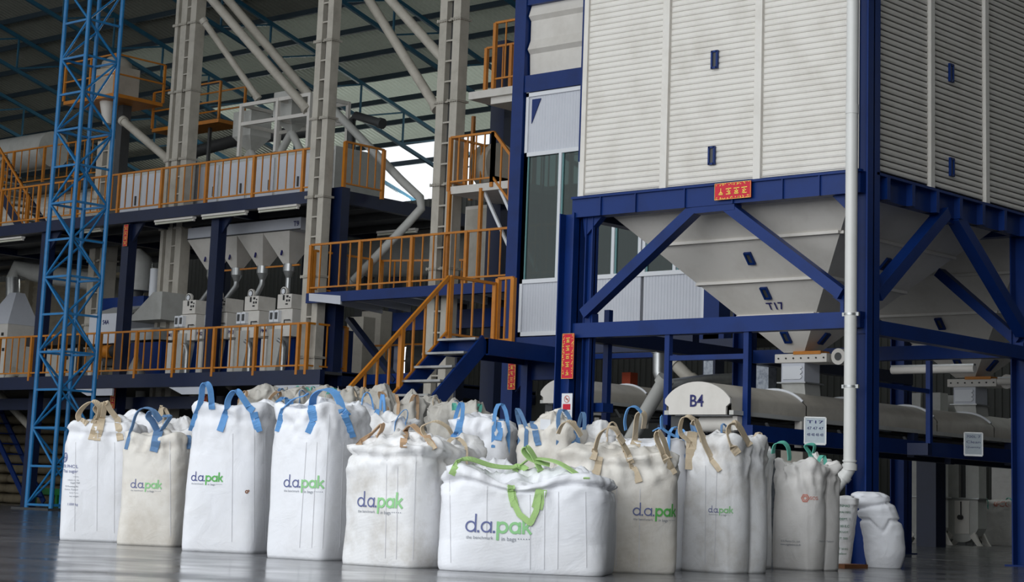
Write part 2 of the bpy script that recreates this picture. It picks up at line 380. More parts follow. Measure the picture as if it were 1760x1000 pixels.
def insp(c, ux, uy, out, w=.075, h=.2, parent=None):
    """blue framed sight glass"""
    c, ux, uy, out = V(c), V(ux).normalized(), V(uy).normalized(), V(out).normalized(); mb = MB(); t = .024
    for s in (-1, 1):
        mb.frame(c+ux*s*(w/2)+out*.015, ux*t/2, uy*(h/2+t/2), out*.015); mb.frame(c+uy*s*(h/2)+out*.015, ux*(w/2), uy*t/2, out*.015)
    f = mb.build('sight_frame', 'blue', parent)
    MB().frame(c+out*.012, ux*w*.45, uy*h*.47, out*.004).build('sight_glass', 'shade', f)
for (px, py) in ((1227, 102), (1222, 267)):
    p = onY(px, py, YA-.05); insp((p.x, YA-.02, p.z), (1, 0, 0), (0, 0, 1), (0, -1, 0), parent=bin_)
for (px, py) in ((1637, 125), (1638, 287)):
    p = onX(px, py, XA+.05); insp((XA+.02, p.y, p.z), (0, 1, 0), (0, 0, 1), (1, 0, 0), parent=bin_)
def hopper(parent, cx, cy, hw, hd, z1, z0, ow, nm='T17', mats='cream'):
    """pyramid cone with horizontal flange seams"""
    lv = [0, .27, .55, .83, 1.0]
    def ring(t): 
        a = hw*(1-t)+ow*t; b = hd*(1-t)+ow*t; z = z1*(1-t)+z0*t
        return [V((cx-a, cy-b, z)), V((cx+a, cy-b, z)), V((cx+a, cy+b, z)), V((cx-a, cy+b, z))]
    mb = MB(); mb.loft(ring(0), ring(1), True, True); c = mb.build('hopper_cone', mats, parent)
    for t in (.31, .56, .77):
        r = ring(t); m2 = MB()
        for i in range(4): a, b = r[i], r[(i+1) % 4]; m2.bar(a, b, .09, .035)
        m2.build('seam_flange', mats, c)
        for i in range(4):
            a, b = r[i], r[(i+1) % 4]
            m3 = MB(); 
            m3.bar(a+V((0, 0, .07)), b+V((0, 0, .07)), .04, .012); m3.build('stitch_weld', mats, c)
    def face(t, side):
        r = ring(t); a, b = (r[0], r[1]) if side == 'f' else (r[1], r[2])
        m = (a+b)/2; r2 = ring(t+.01); m2 = ((r2[0]+r2[1])/2 if side == 'f' else (r2[1]+r2[2])/2)
        uy = (m-m2).normalized(); ux = (b-a).normalized(); out = ux.cross(uy)
        return m, ux, uy, out
    return c, face
cxb = (XL+XA)/2
cA, fA = hopper(bin_, cxb, 20.62, 1.95, 1.83, ZB-.02, 2.5, .15)
for t, s, k in ((.42, 'f', 0), (.63, 'f', .0), (.90, 'f', 0), (.42, 'r', 0), (.9, 'r', 0)):
    m, ux, uy, out = fA(t, s); insp(m, ux, uy, out, .08, .15, cA)
m, ux, uy, out = fA(.71, 'f'); mb = MB(); put_text(mb, 'T17', m+out*.012+ux*.05, ux, uy, height=.11); mb.build('bin_number', 'ink', cA)
cB, fB = hopper(bin_, cxb, 24.9, 1.95, 1.95, ZB-.02, 2.5, .15)
for t, s in ((.62, 'f'), (.90, 'f'), (.9, 'r')):
    m, ux, uy, out = fB(t, s); insp(m, ux, uy, out, .08, .17, cB)
# steel support frame
fr = thing('bin_support_frame', 'royal blue welded steel frame of posts, beams and diagonal braces under the ribbed bin', 'steel frame', (cxb, 20.6, 0))
def post(x, y, z1, w=.27, d=.27, parent=fr, m='blue', z0=0., nm='post', plate=True):
    mb = MB(); t = .016
    mb.box(x-w/2, x-w/2+t, y-d/2, y+d/2, z0, z1); mb.box(x+w/2-t, x+w/2, y-d/2, y+d/2, z0, z1); mb.box(x-w/2, x+w/2, y-.01, y+.01, z0, z1)
    o = mb.build(nm, m, parent)
    if plate: MB().box(x-w*.75, x+w*.75, y-d*.75, y+d*.75, z0, z0+.02).build('base_plate', m, o)
    return o
PX0, PX1 = -15.85, XA-.03
post(PX1, YA+.03, ZT, .26, .26); post(PX0+.02, YA, 4.15, .24, .24); post(PX0+.3, YA+.05, 4.15, .12, .12)
for y in (YB+.1, YB+4.3):
    post(PX1, y, ZB, .26, .26); post(PX0, y, ZB, .24, .24)
def Bx(x0, x1, y0, y1, z0, z1, nm='beam', m='blue', par=fr): return MB().box(x0, x1, y0, y1, z0, z1).build(nm, m, par)
Bx(XL-.05, XA, YA-.09, YA+.09, ZB-.27, ZB-.02); Bx(XL-.05, XA+.02, YA-.12, YA-.06, ZB-.04, ZB-.01)
for x in (-15.3, -14.75, -14.0, -13.3, -12.6, -12.1): MB().box(x-.008, x+.008, YA-.115, YA-.05, ZB-.27, ZB-.02).build('stiffener', 'blue', fr)
Bx(XA-.09, XA+.02, YA+.1, YB+4.3, ZB-.30, ZB-.02, m='blue')
Bx(XA-.09, XA+.10, YA+.1, YB+4.3, ZB-.05, ZB-.02)
for i in range(14):
    y = YA+.35+i*.55; MB().box(XA-.09, XA+.10, y-.035, y+.035, ZB-.30, ZB-.05).build('stiffener', 'blue', fr)
Bx(XL, XA, YA-.08, YA+.08, 2.58, 2.76)                      # lower front beam
Bx(XA-.08, XA+.08, YA, YB+4.3, 2.52, 2.68)
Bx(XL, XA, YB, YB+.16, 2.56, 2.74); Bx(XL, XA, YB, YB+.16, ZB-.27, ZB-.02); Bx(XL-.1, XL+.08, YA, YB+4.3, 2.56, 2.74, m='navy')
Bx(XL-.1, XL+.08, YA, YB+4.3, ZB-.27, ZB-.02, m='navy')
def brace(p, q, w=.16, d=.12, up=(0, 1, 0), m='blue'): return MB().bar(p, q, d, w, up).build('diagonal_brace', m, fr)
def pY(px, py, Y=YA): v = onY(px, py, Y); return v
def pX(px, py, X=XA): return onX(px, py, X)
bl, bm1, bm2, br_ = pY(1006, 540), pY(1200, 356), pY(1246, 350), pY(1450, 506)
MB().bar(bl, bm1, .13, .15, (0, 1, 0)).build('diagonal_brace', 'blue', fr)
MB().bar(bm2, br_, .13, .15, (0, 1, 0)).build('diagonal_brace', 'blue', fr)
MB().prism([pY(1186, 352, YA-.08), pY(1262, 344, YA-.08), pY(1262, 360, YA-.08), pY(1194, 367, YA-.08)], (0, .15, 0)).build('gusset_plate', 'blue', fr)
MB().prism([pY(1001, 366), pY(1042, 362), pY(1005, 408)], (0, .1, 0)).build('gusset_plate', 'blue', fr)
MB().prism([pY(1424, 330), pY(1452, 326), pY(1452, 358)], (0, .1, 0)).build('gusset_plate', 'blue', fr)
MB().prism([pY(1003, 530), pY(1018, 538), pY(1018, 575), pY(1000, 575)], (0, .12, 0)).build('gusset_plate', 'blue', fr)
MB().prism([pY(1430, 510), pY(1450, 505), pY(1450, 548), pY(1444, 548), pY(1444, 520)], (0, .12, 0)).build('gusset_plate', 'blue', fr)
# right side braces (in the plane of the right face)
a = pX(1503, 508); b = pX(1622, 366); c = pX(1640, 372); d = pX(1758, 572)
MB().bar(a, b, .14, .16, (1, 0, 0)).build('diagonal_brace', 'blue', fr)
MB().bar(c, d, .14, .16, (1, 0, 0)).build('diagonal_brace', 'blue', fr)
MB().prism([pX(1608, 360), pX(1660, 372), pX(1640, 385), pX(1622, 378)], (-.14, 0, 0)).build('gusset_plate', 'blue', fr)
# braces of the cross frame at the next post line
e1, e2 = onY(1615, 468, YB+.08), onY(1752, 588, YB+.08)
MB().bar(e1, e2, .12, .16, (0, 1, 0)).build('diagonal_brace', 'blue', fr)
# next bay
MB().bar(V((XA-.05, YB+.2, 2.7)), V((XA-.05, YB+2.1, ZB-.3)), .12, .14, (1, 0, 0)).build('diagonal_brace', 'blue', fr)
# light hangers and rails below the lower beam
for px in (1150, 1286):
    p = pY(px, 640); MB().bar((p.x, YA-.02, 1.2), (p.x, YA-.02, 2.58), .07, .07, (0, 1, 0)).build('hanger_post', 'blue', fr)
p0, p1 = pY(1150, 619), pY(1286, 615); MB().bar((p0.x, YA-.02, 2.3), (p1.x, YA-.02, 2.3), .05, .06).build('cross_rail', 'blue', fr)
p = pY(1597, 700, 20.9)
MB().box(-12.3, -12.02, 20.9, 21.0, 1.28, 1.42).build('cross_rail', 'navy', fr)
q0 = onX(1597, 620, -12.1); q1 = onX(1597, 776, -12.1)
MB().bar(q0, q1, .06, .06, (0, 1, 0)).build('hanger_post', 'blue', fr)
q = onX(1503, 660, -12.1); MB().bar((-12.1, q.y, q.z), (-12.1, q0.y, q.z), .04, .05).build('cross_rail', 'blue', fr)
# downpipe in front of the corner post
dp = thing('drain_pipe', 'tall white plastic drainpipe beside the blue corner post', 'pipe', onY(1462, 860, YA-.35))
xy = onY(1461, 700, YA-.22); X_, Y_ = xy.x, xy.y
MB().cyl((X_, Y_, 1.02), (X_, Y_, ZT), .068, n=24).build('straight_pipe', 'pvc', dp)
zz = onY(1459, 805, Y_).z
el = [V((X_, Y_, zz+.06)), V((X_, Y_, zz)), V((X_-.03, Y_-.03, zz-.07)), V((X_-.12, Y_-.10, zz-.22)), V((X_-.165, Y_-.14, zz-.32))]
MB().tube(el, .068, 20).build('elbow_pipe', 'pvc', dp)
mb = MB(); mb.cyl((X_, Y_, zz-.02), (X_, Y_, zz+.05), .082, n=24); mb.cyl((X_, Y_, zz+.07), (X_, Y_, zz+.09), .078, n=24)
mb.cyl(el[2], el[3]*.3+el[2]*.7, .08, n=24); mb.build('socket_joint', 'pvc', dp)
for z in (onY(1460, 540, Y_).z, onY(1460, 664, Y_).z):
    mb = MB(); mb.cyl((X_, Y_, z-.012), (X_, Y_, z+.012), .074, n=24); mb.box(X_-.105, X_+.105, Y_-.01, Y_+.02, z-.02, z+.02); mb.build('pipe_clamp', 'zinc', dp)
for z in (ZB+.6, ZB+2.6): MB().cyl((X_, Y_, z), (X_, Y_, z+.1), .073, n=24).build('socket_joint', 'pvc', dp)
# ------------------------------------------------- banners
def banner(label, c, ux, w, h, glyphs, parent=None, horizontal=False, nrm=None):
    c, ux = V(c), V(ux).normalized(); uz = V((0, 0, 1)); out = nrm or V((0, -1, 0))
    t = thing('red_banner', label, 'banner', c-uz*h/2)
    MB().frame(c, ux*w/2, uz*h/2, out*.004).build('banner_sheet', 'red', t)
    mb = MB(); e = .0035
    for s in (-1, 1): mb.frame(c+ux*s*(w/2-e)+out*.006, ux*e/2, uz*(h/2-e), out*.002); mb.frame(c+uz*s*(h/2-e)+out*.006, ux*(w/2-e), uz*e/2, out*.002)
    mb.build('gold_border', 'gold', t)
    mb = MB(); rnd = random.Random(len(label)); n = glyphs
    for i in range(n):
        if horizontal: cc = c+ux*((i+.5)/n-.5)*w*.86; s = min(w*.86/n*.8, h*.66)
        else: cc = c+uz*(.5-(i+.5)/n)*h*.9; s = min(h*.9/n*.72, w*.62)
        # brush strokes of a character
        for (a, b, cx_, cz, ang) in ((.9, .1, 0, .3, .05), (.1, .8, 0, 0, 0), (.6, .1, 0, -.05, 0), (.5, .09, -.22, -.28, .9), (.5, .09, .22, -.28, -.9), (.8, .09, 0, -.42, 0)):
            if rnd.random() < .2: continue
            d = ux*cos(ang)+uz*sin(ang); e2 = uz*cos(ang)-ux*sin(ang)
            mb.frame(cc+ux*cx_*s+uz*cz*s+out*.007, d*a*s/2, e2*b*s/2, out*.002)
    for k in range(60):
        e4 = rnd.choice((-1, 1))
        if horizontal: q4 = c+ux*rnd.uniform(-.46, .46)*w+uz*e4*rnd.uniform(.34, .46)*h
        else: q4 = c+ux*e4*rnd.uniform(.30, .44)*w+uz*rnd.uniform(-.47, .47)*h
        mb.frame(q4+out*.006, ux*.005, uz*.005, out*.001)
    mb.build('gold_characters', 'gold', t); return t
p = onY(1260, 326, YA-.13); banner('red and gold banner on the blue beam below the ribbed bin', (p.x, YA-.135, p.z-.01), (1, 0, 0), .52, .2, 4, horizontal=True)
p = onY(977, 612, YA-.13); banner('tall red banner with gold characters on the blue post beside the white cabin', (p.x, YA-.14, p.z), (1, 0, 0), .19, .56, 5)
# notice with no smoking symbol under that banner
p = onY(975, 697, YA-.13); nt_ = thing('warning_sign', 'small white no smoking notice on blue post below red banner', 'sign', (p.x, YA-.135, p.z-.15))
MB().box(p.x-.085, p.x+.085, YA-.14, YA-.13, p.z-.15, p.z+.15).build('sign_plate', 'whitefr', nt_)
mb = MB(); c = V((p.x, YA-.144, p.z+.08)); n = 24
mb.add([c+V((cos(2*pi*i/n), 0, sin(2*pi*i/n)))*r for i in range(n) for r in (.045, .036)], [(2*i, 2*i+1, (2*i+3) % (2*n), (2*i+2) % (2*n)) for i in range(n)])
mb.frame(c, V((.03, 0, -.03)), (0, .001, 0), V((.004, 0, .004))); mb.frame(c, (.022, 0, 0), (0, .001, 0), (0, 0, .006)); mb.build('no_smoking_symbol', 'lred', nt_)
mb = MB(); mb.box(p.x-.06, p.x+.06, YA-.145, YA-.141, p.z-.05, p.z+.02); mb.build('red_text_block', 'red', nt_)
mb = MB()
for k in range(3): mb.box(p.x-.06, p.x+.06, YA-.145, YA-.141, p.z-.08-k*.02, p.z-.072-k*.02)
mb.build('text_lines', 'lgrey', nt_)
# ================================================================== MILL BUILDING on the left: two mezzanines
YM = 29.86; YL = 29.2; Z1 = onY(300, 641, YL).z; Z2 = 7.42; ZM = onY(700, 492, YL).z
def X_at(px, py, Y): return onY(px, py, Y).x
# light blue lattice column
def lattice_column(x, y, w, z1, label):
    t = thing('lattice_column', label, 'column', (x, y, 0)); hw = w/2; r = .055
    for (a, b) in ((-1, -1), (1, -1), (1, 1), (-1, 1)):
        MB().cyl((x+a*hw, y+b*hw, 0), (x+a*hw, y+b*hw, z1), r, n=14).build('chord_tube', 'sky', t)
    MB().box(x-hw-.25, x+hw+.25, y-hw-.25, y+hw+.25, 0, .05).build('base_plate', 'shade', t)
    n = int(z1/.86); s = z1/n
    c = [V((x-hw, y-hw, 0)), V((x+hw, y-hw, 0)), V((x+hw, y+hw, 0)), V((x-hw, y+hw, 0))]
    for k in range(n):
        for i in range(4):
            a, b = c[i], c[(i+1) % 4]; z = V((0, 0, k*s+.12)); z2 = V((0, 0, (k+1)*s+.12))
            if (k+i) % 2: a, b = b, a
            MB().bar(a+z, b+z, .05, .05).build('horizontal_strut', 'sky', t) if i in (0, 1) or k % 2 == 0 else None
            MB().cyl(a+z, b+z2, .028, n=8, caps=False).build('diagonal_strut', 'sky', t)
    return t
lattice_column(-38.52, 27.4, .95, 15.8, 'tall light blue lattice column of round tubes at the far left beside the bags')
# bucket elevator legs: pairs of tall square casings with ladder rungs between
def elevator(label, px, py, Y, z1, w1=.26, gap=.20, d=.34, z0=0, extra=0):
    x = X_at(px, py, Y)+(extra+.12 if extra else 0); t = thing('bucket_elevator', label, 'bucket elevator', (x+w1+gap/2, Y, z0))
    xs = [(x, x+w1), (x+w1+gap, x+2*w1+gap)]
    if extra: xs.append((x-extra-.12, x-.12))
    for a, b in xs:
        MB().box(a, b, Y, Y+d, z0, z1).build('casing', 'creamdk', t, bevel=.008)
    m = MB(); m.box(x+w1, x+w1+gap, Y+d*.55, Y+d*.6, z0, z1); m.build('back_plate', 'shade', t)
    z = z0+.4; k = 0
    while z < z1-.2 and k < 60:
        MB().box(x+w1, x+w1+gap, Y+.01, Y+.05, z, z+.035).build('rung', 'creamdk', t); z += .45; k += 1
    z = z0+1.75
    while z < z1:
        m = MB()
        for a, b in xs:
            m.box(a-.045, b+.045, Y-.045, Y+d+.045, z, z+.018); m.box(a-.045, b+.045, Y-.045, Y+d+.045, z+.026, z+.044)
            for i in range(5):
                xx = a-.03+(b-a+.06)*i/4; m.cyl((xx, Y-.03, z-.015), (xx, Y-.03, z+.06), .011, n=6)
        m.build('bolted_flange', 'creamdk', t); z += 1.8
    return t
elevator('leftmost of the tall cream bucket elevator legs, rising beside the sloping duct pipes', 284, 284, 31.25, 14.6, .23, .15, .32, extra=.12)
elevator('cream bucket elevator leg between the upper balcony and the middle orange balcony', 529, 323, 29.42, 14.2, .185, .16, .25)
elevator('cream bucket elevator leg standing directly left of the orange stair tower', 741, 363, 29.6, 14.4, .215, .19, .28)
# mezzanine frame ------------------------------------------------
mz = thing('mezzanine_frame', 'two level navy steel mezzanine with decks and posts carrying the milling machines', 'mezzanine', (-42, 33, 0))
def mbx(x0, x1, y0, y1, z0, z1, nm, m='navy', par=mz): return MB().box(x0, x1, y0, y1, z0, z1).build(nm, m, par)
XR = -32.35
mbx(-60, XR+.6, YL, YL+.14, Z1-.32, Z1, 'edge_beam'); mbx(-60, XR+.6, YL+.14, YM+6.5, Z1-.09, Z1-.03, 'deck', 'shade')
mbx(-60, XR, YM-.02, YM+.14, Z2-.28, Z2, 'edge_beam'); mbx(-60, XR, YM+.14, YM+6.5, Z2-.08, Z2-.02, 'deck', 'shade')
mbx(XR-.14, XR+.02, YM, YM+6.5, Z2-.3, Z2, 'edge_beam'); mbx(XR+.46, XR+.6, YM, YM+6.5, Z1-.32, Z1, 'edge_beam')
for i in range(4): mbx(-60, XR, YM+1.4+i*1.5, YM+1.5+i*1.5, Z2-.24, Z2-.08, 'joist', 'shade')
for px in (-120, 75, 215, 368):
    x = X_at(px, 500, YM+.2); o = mbx(x-.14, x+.14, YM+.1, YM+.36, 0, Z2-.28, 'post')
    MB().prism([(x+.14, YM+.2, Z2-.28), (x+.55, YM+.2, Z2-.28), (x+.14, YM+.2, Z2-.75)], (0, .06, 0)).build('gusset_plate', 'navy', mz)
    MB().bar((x, YM+.2, Z2-.14), (x, YM+6.3, Z2-.14), .16, .26).build('cross_beam', 'navy', mz)
    mbx(x-.14, x+.14, YM+6.2, YM+6.4, 0, Z2-.1, 'post')
x = X_at(590, 345, YM+.05); mbx(x-.3, x+.05, YM-.05, YM+.2, 0, Z2, 'post')
for px in (130, 290, 470):       # pale sheet undersides under the edge beams
    x = X_at(px, 650, YL); MB().prism([(x, YL+.02, Z1-.33), (x+1.5, YL+.02, Z1-.33), (x+1.5, YL+.02, Z1-.5), (x+.5, YL+.02, Z1-.5)], (0, .05, 0)).build('cable_tray', 'white', mz)
mbx(-60, XR, YM+.6, YM+.75, Z1-.75, Z1-.45, 'cross_beam')
# middle balcony ------------------------------------------------
mp = thing('balcony_platform', 'blue steel balcony platform at middle height with pale underside, in front of grey tank', 'balcony', (-29.5, 31, 0))
XA0, XB0 = X_at(529, 501, YL), -23.9
mbx(XA0, XB0, YL-.05, YL+.1, ZM-.24, ZM-.02, 'edge_beam', 'blue', mp); mbx(XA0, XB0, YL+.1, YL+2.2, ZM-.08, ZM-.02, 'deck', 'white', mp)
mbx(XA0+1.2, XB0, YL+1.5, YL+1.68, ZM-.75, ZM-.35, 'main_beam', 'blue', mp)
for i in range(7):
    x = XA0+.3+i*.9; MB().prism([(x, YL+.1, ZM-.1), (x, YL+2., ZM-.1), (x, YL+2., ZM-.28), (x, YL+.3, ZM-.2)], (.05, 0, 0)).build('bracket', 'white', mp)
MB().prism([onY(531, 517, YL-.06), onY(585, 523, YL-.06), onY(585, 508, YL-.06), onY(531, 504, YL-.06)], (0, .04, 0)).build('fascia_plate', 'white', mp)
xp = X_at(588, 600, YL+1.5); MB().box(xp-.22, xp+.22, YL+1.4, YL+1.62, 0, ZM-.7).build('post', 'blue', mp); 
a, b = onY(600, 548, YL+1.5), onY(682, 655, YL+1.5); MB().bar(a, b, .1, .2, (0, 1, 0)).build('diagonal_brace', 'navy', mp)
a, b = onY(585, 655, YL+1.5), onY(745, 648, YL+1.5); MB().bar(a, b, .15, .22).build('tie_beam', 'blue', mp)
xp = X_at(765, 560, YL+1.5); MB().box(xp-.3, xp+.3, YL+1.6, YL+1.85, 0, ZM-.2).build('post', 'navy', mp)
xp = X_at(838, 560, YL+1.5); MB().box(xp-.25, xp+.15, YL+1.6, YL+1.85, 0, 10.5).build('post', 'navy', mp)
railing('long orange railing of the lower machine floor, in front of grey machines', [(X_at(-60, 640, YL), YL+.03, Z1), (X_at(524, 632, YL), YL+.03, Z1), (X_at(524, 632, YL)+.1, YL+1.1, Z1)], sp=.29, post=1.45, h=1.03)
railing('long orange railing along the upper balcony, in front of pale cabinets', [(X_at(-60, 350, YM), YM+.03, Z2), (X_at(532, 330, YM), YM+.03, Z2)], sp=.29, post=1.75, h=1.0)
railing('short orange corner railing at the right end of the upper balcony', [(X_at(588, 330, YM), YM+.03, Z2), (X_at(588, 330, YM), YM+1.25, Z2)], sp=.24, post=1.2, h=1.05)
xm0, xm1 = X_at(531, 500, YL), -25.0
railing('orange railing of the middle balcony, crossing in front of the grey tank', [(xm0, YL+.0, ZM), (xm1, YL+.0, ZM)], sp=.31, post=1.55, h=1.06)
railing('rear orange railing of the middle balcony, running back behind its front rails', [(xm0, YL+.1, ZM), (xm0+.1, YL+2.1, ZM), (xm0+4.4, YL+3.8, ZM)], sp=.33, post=1.6, h=.95)
railing('dim orange railing under the middle balcony behind the dark diagonal brace', [(X_at(615, 640, 34), 34, Z1-.1), (X_at(760, 640, 34), 34, Z1-.1)], sp=.5, post=1.5, h=1.1)
# big grey tank lying behind the middle balcony
t = thing('storage_tank', 'large horizontal grey tank behind the middle orange balcony', 'tank', (-34, 37, ZM))
a, b = onY(610, 430, 36), onY(760, 425, 36)
MB().cyl(a, b+V((1, 0, 0)), .75, n=32).build('tank_shell', 'greymach', t)
MB().box(a.x+.3, a.x+.6, 35.8, 36.2, Z1-.1, a.z-.6).build('tank_saddle', 'shade', t); MB().box(b.x-.3, b.x, 35.8, 36.2, Z1-.1, a.z-.6).build('tank_saddle', 'shade', t)
# pale sifter cabinets on the upper floor
def cabinet_row(label, x0, x1, y, z0, z1, n, d=1.6):
    t = thing('sifter_cabinet', label, 'machine cabinet', ((x0+x1)/2, y, z0))
    MB().box(x0, x1, y, y+d, z0, z1).build('cabinet_body', 'greymach', t)
    for i in range(n):
        a = x0+(x1-x0)*i/n; b = x0+(x1-x0)*(i+1)/n
        dr = MB().box(a+.05, b-.05, y-.035, y, z0+.12, z1-.1).build('cabinet_door', 'white', t, bevel=.01)
        MB().box(b-.2, b-.16, y-.07, y-.035, (z0+z1)/2-.15, (z0+z1)/2+.1).build('door_handle', 'shade', dr)
    return t
xc_ = X_at(577, 260, 31.9); dy_ = onX(660, 290, xc_).y-31.9
cabinet_row('long pale grey cabinet row on the upper floor behind the left orange railing', X_at(205, 280, 31.9), xc_, 31.9, Z2, onY(577, 250, 31.9).z, 8, dy_)
# --- hoppers of the T9 bin hanging below the upper floor
t9 = thing('hopper_bin', 'white steel bin marked T9 with pointed hoppers hanging below the upper floor', 'hopper', (-36, 32, 5))
yh = 31.6
xh = [X_at(p, 460, yh) for p in (366, 408, 452, 497)]; pit = (xh[3]-xh[1])/2
ztop, zbr, zt = 7.1, 6.80, 6.05
MB().box(xh[0]-pit/2, xh[3]+pit*.9, yh-pit/2, yh+pit/2, zbr, ztop).build('bin_panel', 'white', t9)
MB().box(xh[0]-pit/2, xh[3]+pit*.9, yh-pit/2-.02, yh-pit/2, zbr+.0, zbr+.03).build('seam', 'shade', t9)
for x in xh:
    h = pit/2; r0 = [V((x-h, yh-h, zbr)), V((x+h, yh-h, zbr)), V((x+h, yh+h, zbr)), V((x-h, yh+h, zbr))]
    r1 = [V((x-.1, yh-.1, zt)), V((x+.1, yh-.1, zt)), V((x+.1, yh+.1, zt)), V((x-.1, yh+.1, zt))]
    c = MB().loft(r0, r1, True, True).build('hopper_cone', 'cream', t9)
    for s in (-1, 1):
        m_ = (r0[0]+r0[1])/2*.4+(r1[0]+r1[1])/2*.6; MB().frame(m_+V((0, -.01, 0)), (.025, 0, .0), (0, .01, -.01), (0, .02, .09)).build('sight_slot', 'ink', c) if s > 0 else None
    MB().frame((x+.28*h+.1, yh, zt+.36), (.01, 0, .02), (0, .03, 0), (.05, 0, .1)).build('sight_slot', 'ink', c)
    MB().cyl((x, yh, zt-.16), (x, yh, zt+.02), .15, n=16).build('gate_collar', 'zinc', c)
    MB().cyl((x, yh, zt-.32), (x, yh, zt-.16), .07, .14, 16).build('gate_spout', 'zinc', c)
MB().bar((xh[0], yh-.02, zt-.02), (xh[3]+.4, yh-.02, zt-.02), .04, .04).build('gate_rod', 'orange', t9)
p = onY(509, 384, yh-pit/2-.03); mb = MB(); put_text(mb, 'T9', p, (1, 0, 0), (0, 0, 1), height=.13); mb.build('bin_number', 'ink', t9)
for i, (x, dx) in enumerate(zip(xh, (-.75, -.75, -.45, 0))):
    mb = MB(); mb.tube([(x, yh, zt-.3), (x, yh, zt-.42), (x+dx*.25, yh, zt-.6), (x+dx, yh-.05, zt-1.15)] if dx else [(x, yh, zt-.3), (x, yh, zt-1.1)], .07, 12)
    tag(mb.build('feed_pipe', 'zinc'), '%s of the grey feed pipes leaving the pointed hoppers, counted from the left' % ORD[i], 'pipe', 'feed pipes below the hoppers')
# --- grain polishers on the lower floor
def polisher(px, label, code):
    Y = 30.35; x = X_at(px, 640, Y); t = thing('grain_polisher', label, 'milling machine', (x, Y, Z1), 'grain polishers on the lower floor')
    MB().box(x-.015, x+0.173, Y-.1, Y+.3, Z1, Z1+0.845).build('outlet_duct', 'cream', t)
    MB().prism([(x+0.173, Y-.05, Z1), (x+0.446, Y-.05, Z1), (x+0.612, Y-.05, Z1+0.801), (x+0.612, Y-.05, Z1+1.068), (x+0.173, Y-.05, Z1+1.068)], (0, .5, 0)).build('side_chute', 'greymach', t)
    MB().box(x+0.360, x+0.756, Y+.25, Y+.95, Z1, Z1+0.890).build('machine_base', 'blue', t)
    MB().tube([(x+0.684, Y-.02, Z1), (x+0.684, Y-.02, Z1+0.623), (x+0.634, Y-.02, Z1+0.756), (x+0.504, Y-.02, Z1+0.819)], .06, 10).build('suction_hose', 'zinc', t)
    MB().box(x-.015, x+0.173, Y-.12, Y+.32, Z1+0.908, Z1+1.130).build('number_plate', 'cream', t)
    mb = MB(); put_text(mb, code, (x+0.079, Y-.13, Z1+1.032), (1, 0, 0), (0, 0, 1), height=.09); mb.build('machine_number', 'ink', t)
    cb = MB().box(x+0.302, x+0.900, Y, Y+.85, Z1+0.890, Z1+1.531).build('cabinet', 'cream', t, bevel=.015)
    for k in (0, 1):
        w_ = MB().box(x+0.216+k*.17, x+0.360+k*.17, Y-.1, Y-.0, Z1+1.228, Z1+1.495).build('meter_window', 'whitefr', cb); MB().box(x+0.245+k*.17, x+0.331+k*.17, Y-.11, Y-.1, Z1+1.290, Z1+1.451).build('meter_glass', 'shade', w_)
    MB().tube([(x+0.706, Y-.06, Z1+1.139), (x+0.706, Y-.06, Z1+1.264), (x+0.900, Y-.06, Z1+1.264)], .015, 6).build('lever', 'shade', cb)
    ct = MB().box(x+0.302, x+0.792, Y+.05, Y+.6, Z1+1.549, Z1+1.887).build('control_box', 'cream', t, bevel=.01)
    mb = MB()
    for (a, b, w, h) in ((.5, .18, .05, .12), (.62, .14, .04, .05), (.70, .14, .04, .05), (.62, .24, .06, .05), (.72, .22, .03, .03), (.6, .07, .07, .03)): mb.box(x+a-.0, x+a+w, Y+.035, Y+.05, Z1+1.566+b, Z1+1.566+b+h)
    mb.build('push_buttons', 'dark', ct)
    g_ = MB().cyl((x+0.446, Y+.1, Z1+1.958), (x+0.446, Y+.16, Z1+1.958), .11, n=20).build('pressure_gauge', 'cream', ct)
    MB().cyl((x+0.446, Y+.09, Z1+1.958), (x+0.446, Y+.1, Z1+1.958), .085, n=20).build('gauge_dial', 'shade', g_); MB().cyl((x+0.446, Y+.085, Z1+1.958), (x+0.446, Y+.09, Z1+1.958), .06, n=20).build('gauge_face', 'whitefr', g_)
    return t
for (px, n_, c_) in ((290, 'leftmost of the four cream grain polishers with round gauges, next to the tall legs', 'PM1'), (342, 'second from left of the four cream grain polishers, half behind the navy post', 'PM2'), (396, 'third from left of the four cream grain polishers, right of the navy post', 'PM3'), (452, 'rightmost of the four cream grain polishers, below the vertical feed pipe', 'PM4')):
    polisher(px, n_, c_)
# --- separator and dust machines at the left of the lower floor
Y = 30.7; x = X_at(150, 600, Y); t = thing('grain_separator', 'white fronted grain separator marked S4A with sloping grey hood on lower floor', 'milling machine', (x, Y, Z1))
x2 = X_at(268, 600, Y)
MB().box(x, x+1.45, Y, Y+1.3, Z1+.95, Z1+1.72).build('front_hood', 'white', t); 
MB().prism([(x, Y, Z1+1.72), (x+1.45, Y, Z1+1.72), (x+1.6, Y+1.2, Z1+2.2), (x+.35, Y+1.2, Z1+2.2)], (0, .1, -.05)).build('hood_slope', 'greymach', t)
mb = MB(); put_text(mb, 'S4A', (x+.72, Y-.01, Z1+1.5), (1, 0, 0), (0, 0, 1), height=.12); mb.build('machine_number', 'ink', t)
for k in range(3): MB().cyl((x+.35+k*.33, Y+.1, Z1+.75), (x+.62+k*.33, Y+.1, Z1+.75), .17, n=16).build('feed_roll', 'orange' if k < 2 else 'dark', t)
for k in (0, 1, 3): MB().cyl((x+.15+k*.37, Y+.05, Z1), (x+.15+k*.37, Y+.05, Z1+.5), .08, n=12).build('foot_spring', 'cream', t)
MB().box(x+.05, x+1.5, Y+.3, Y+1.2, Z1+.4, Z1+.98).build('machine_body', 'shade', t)
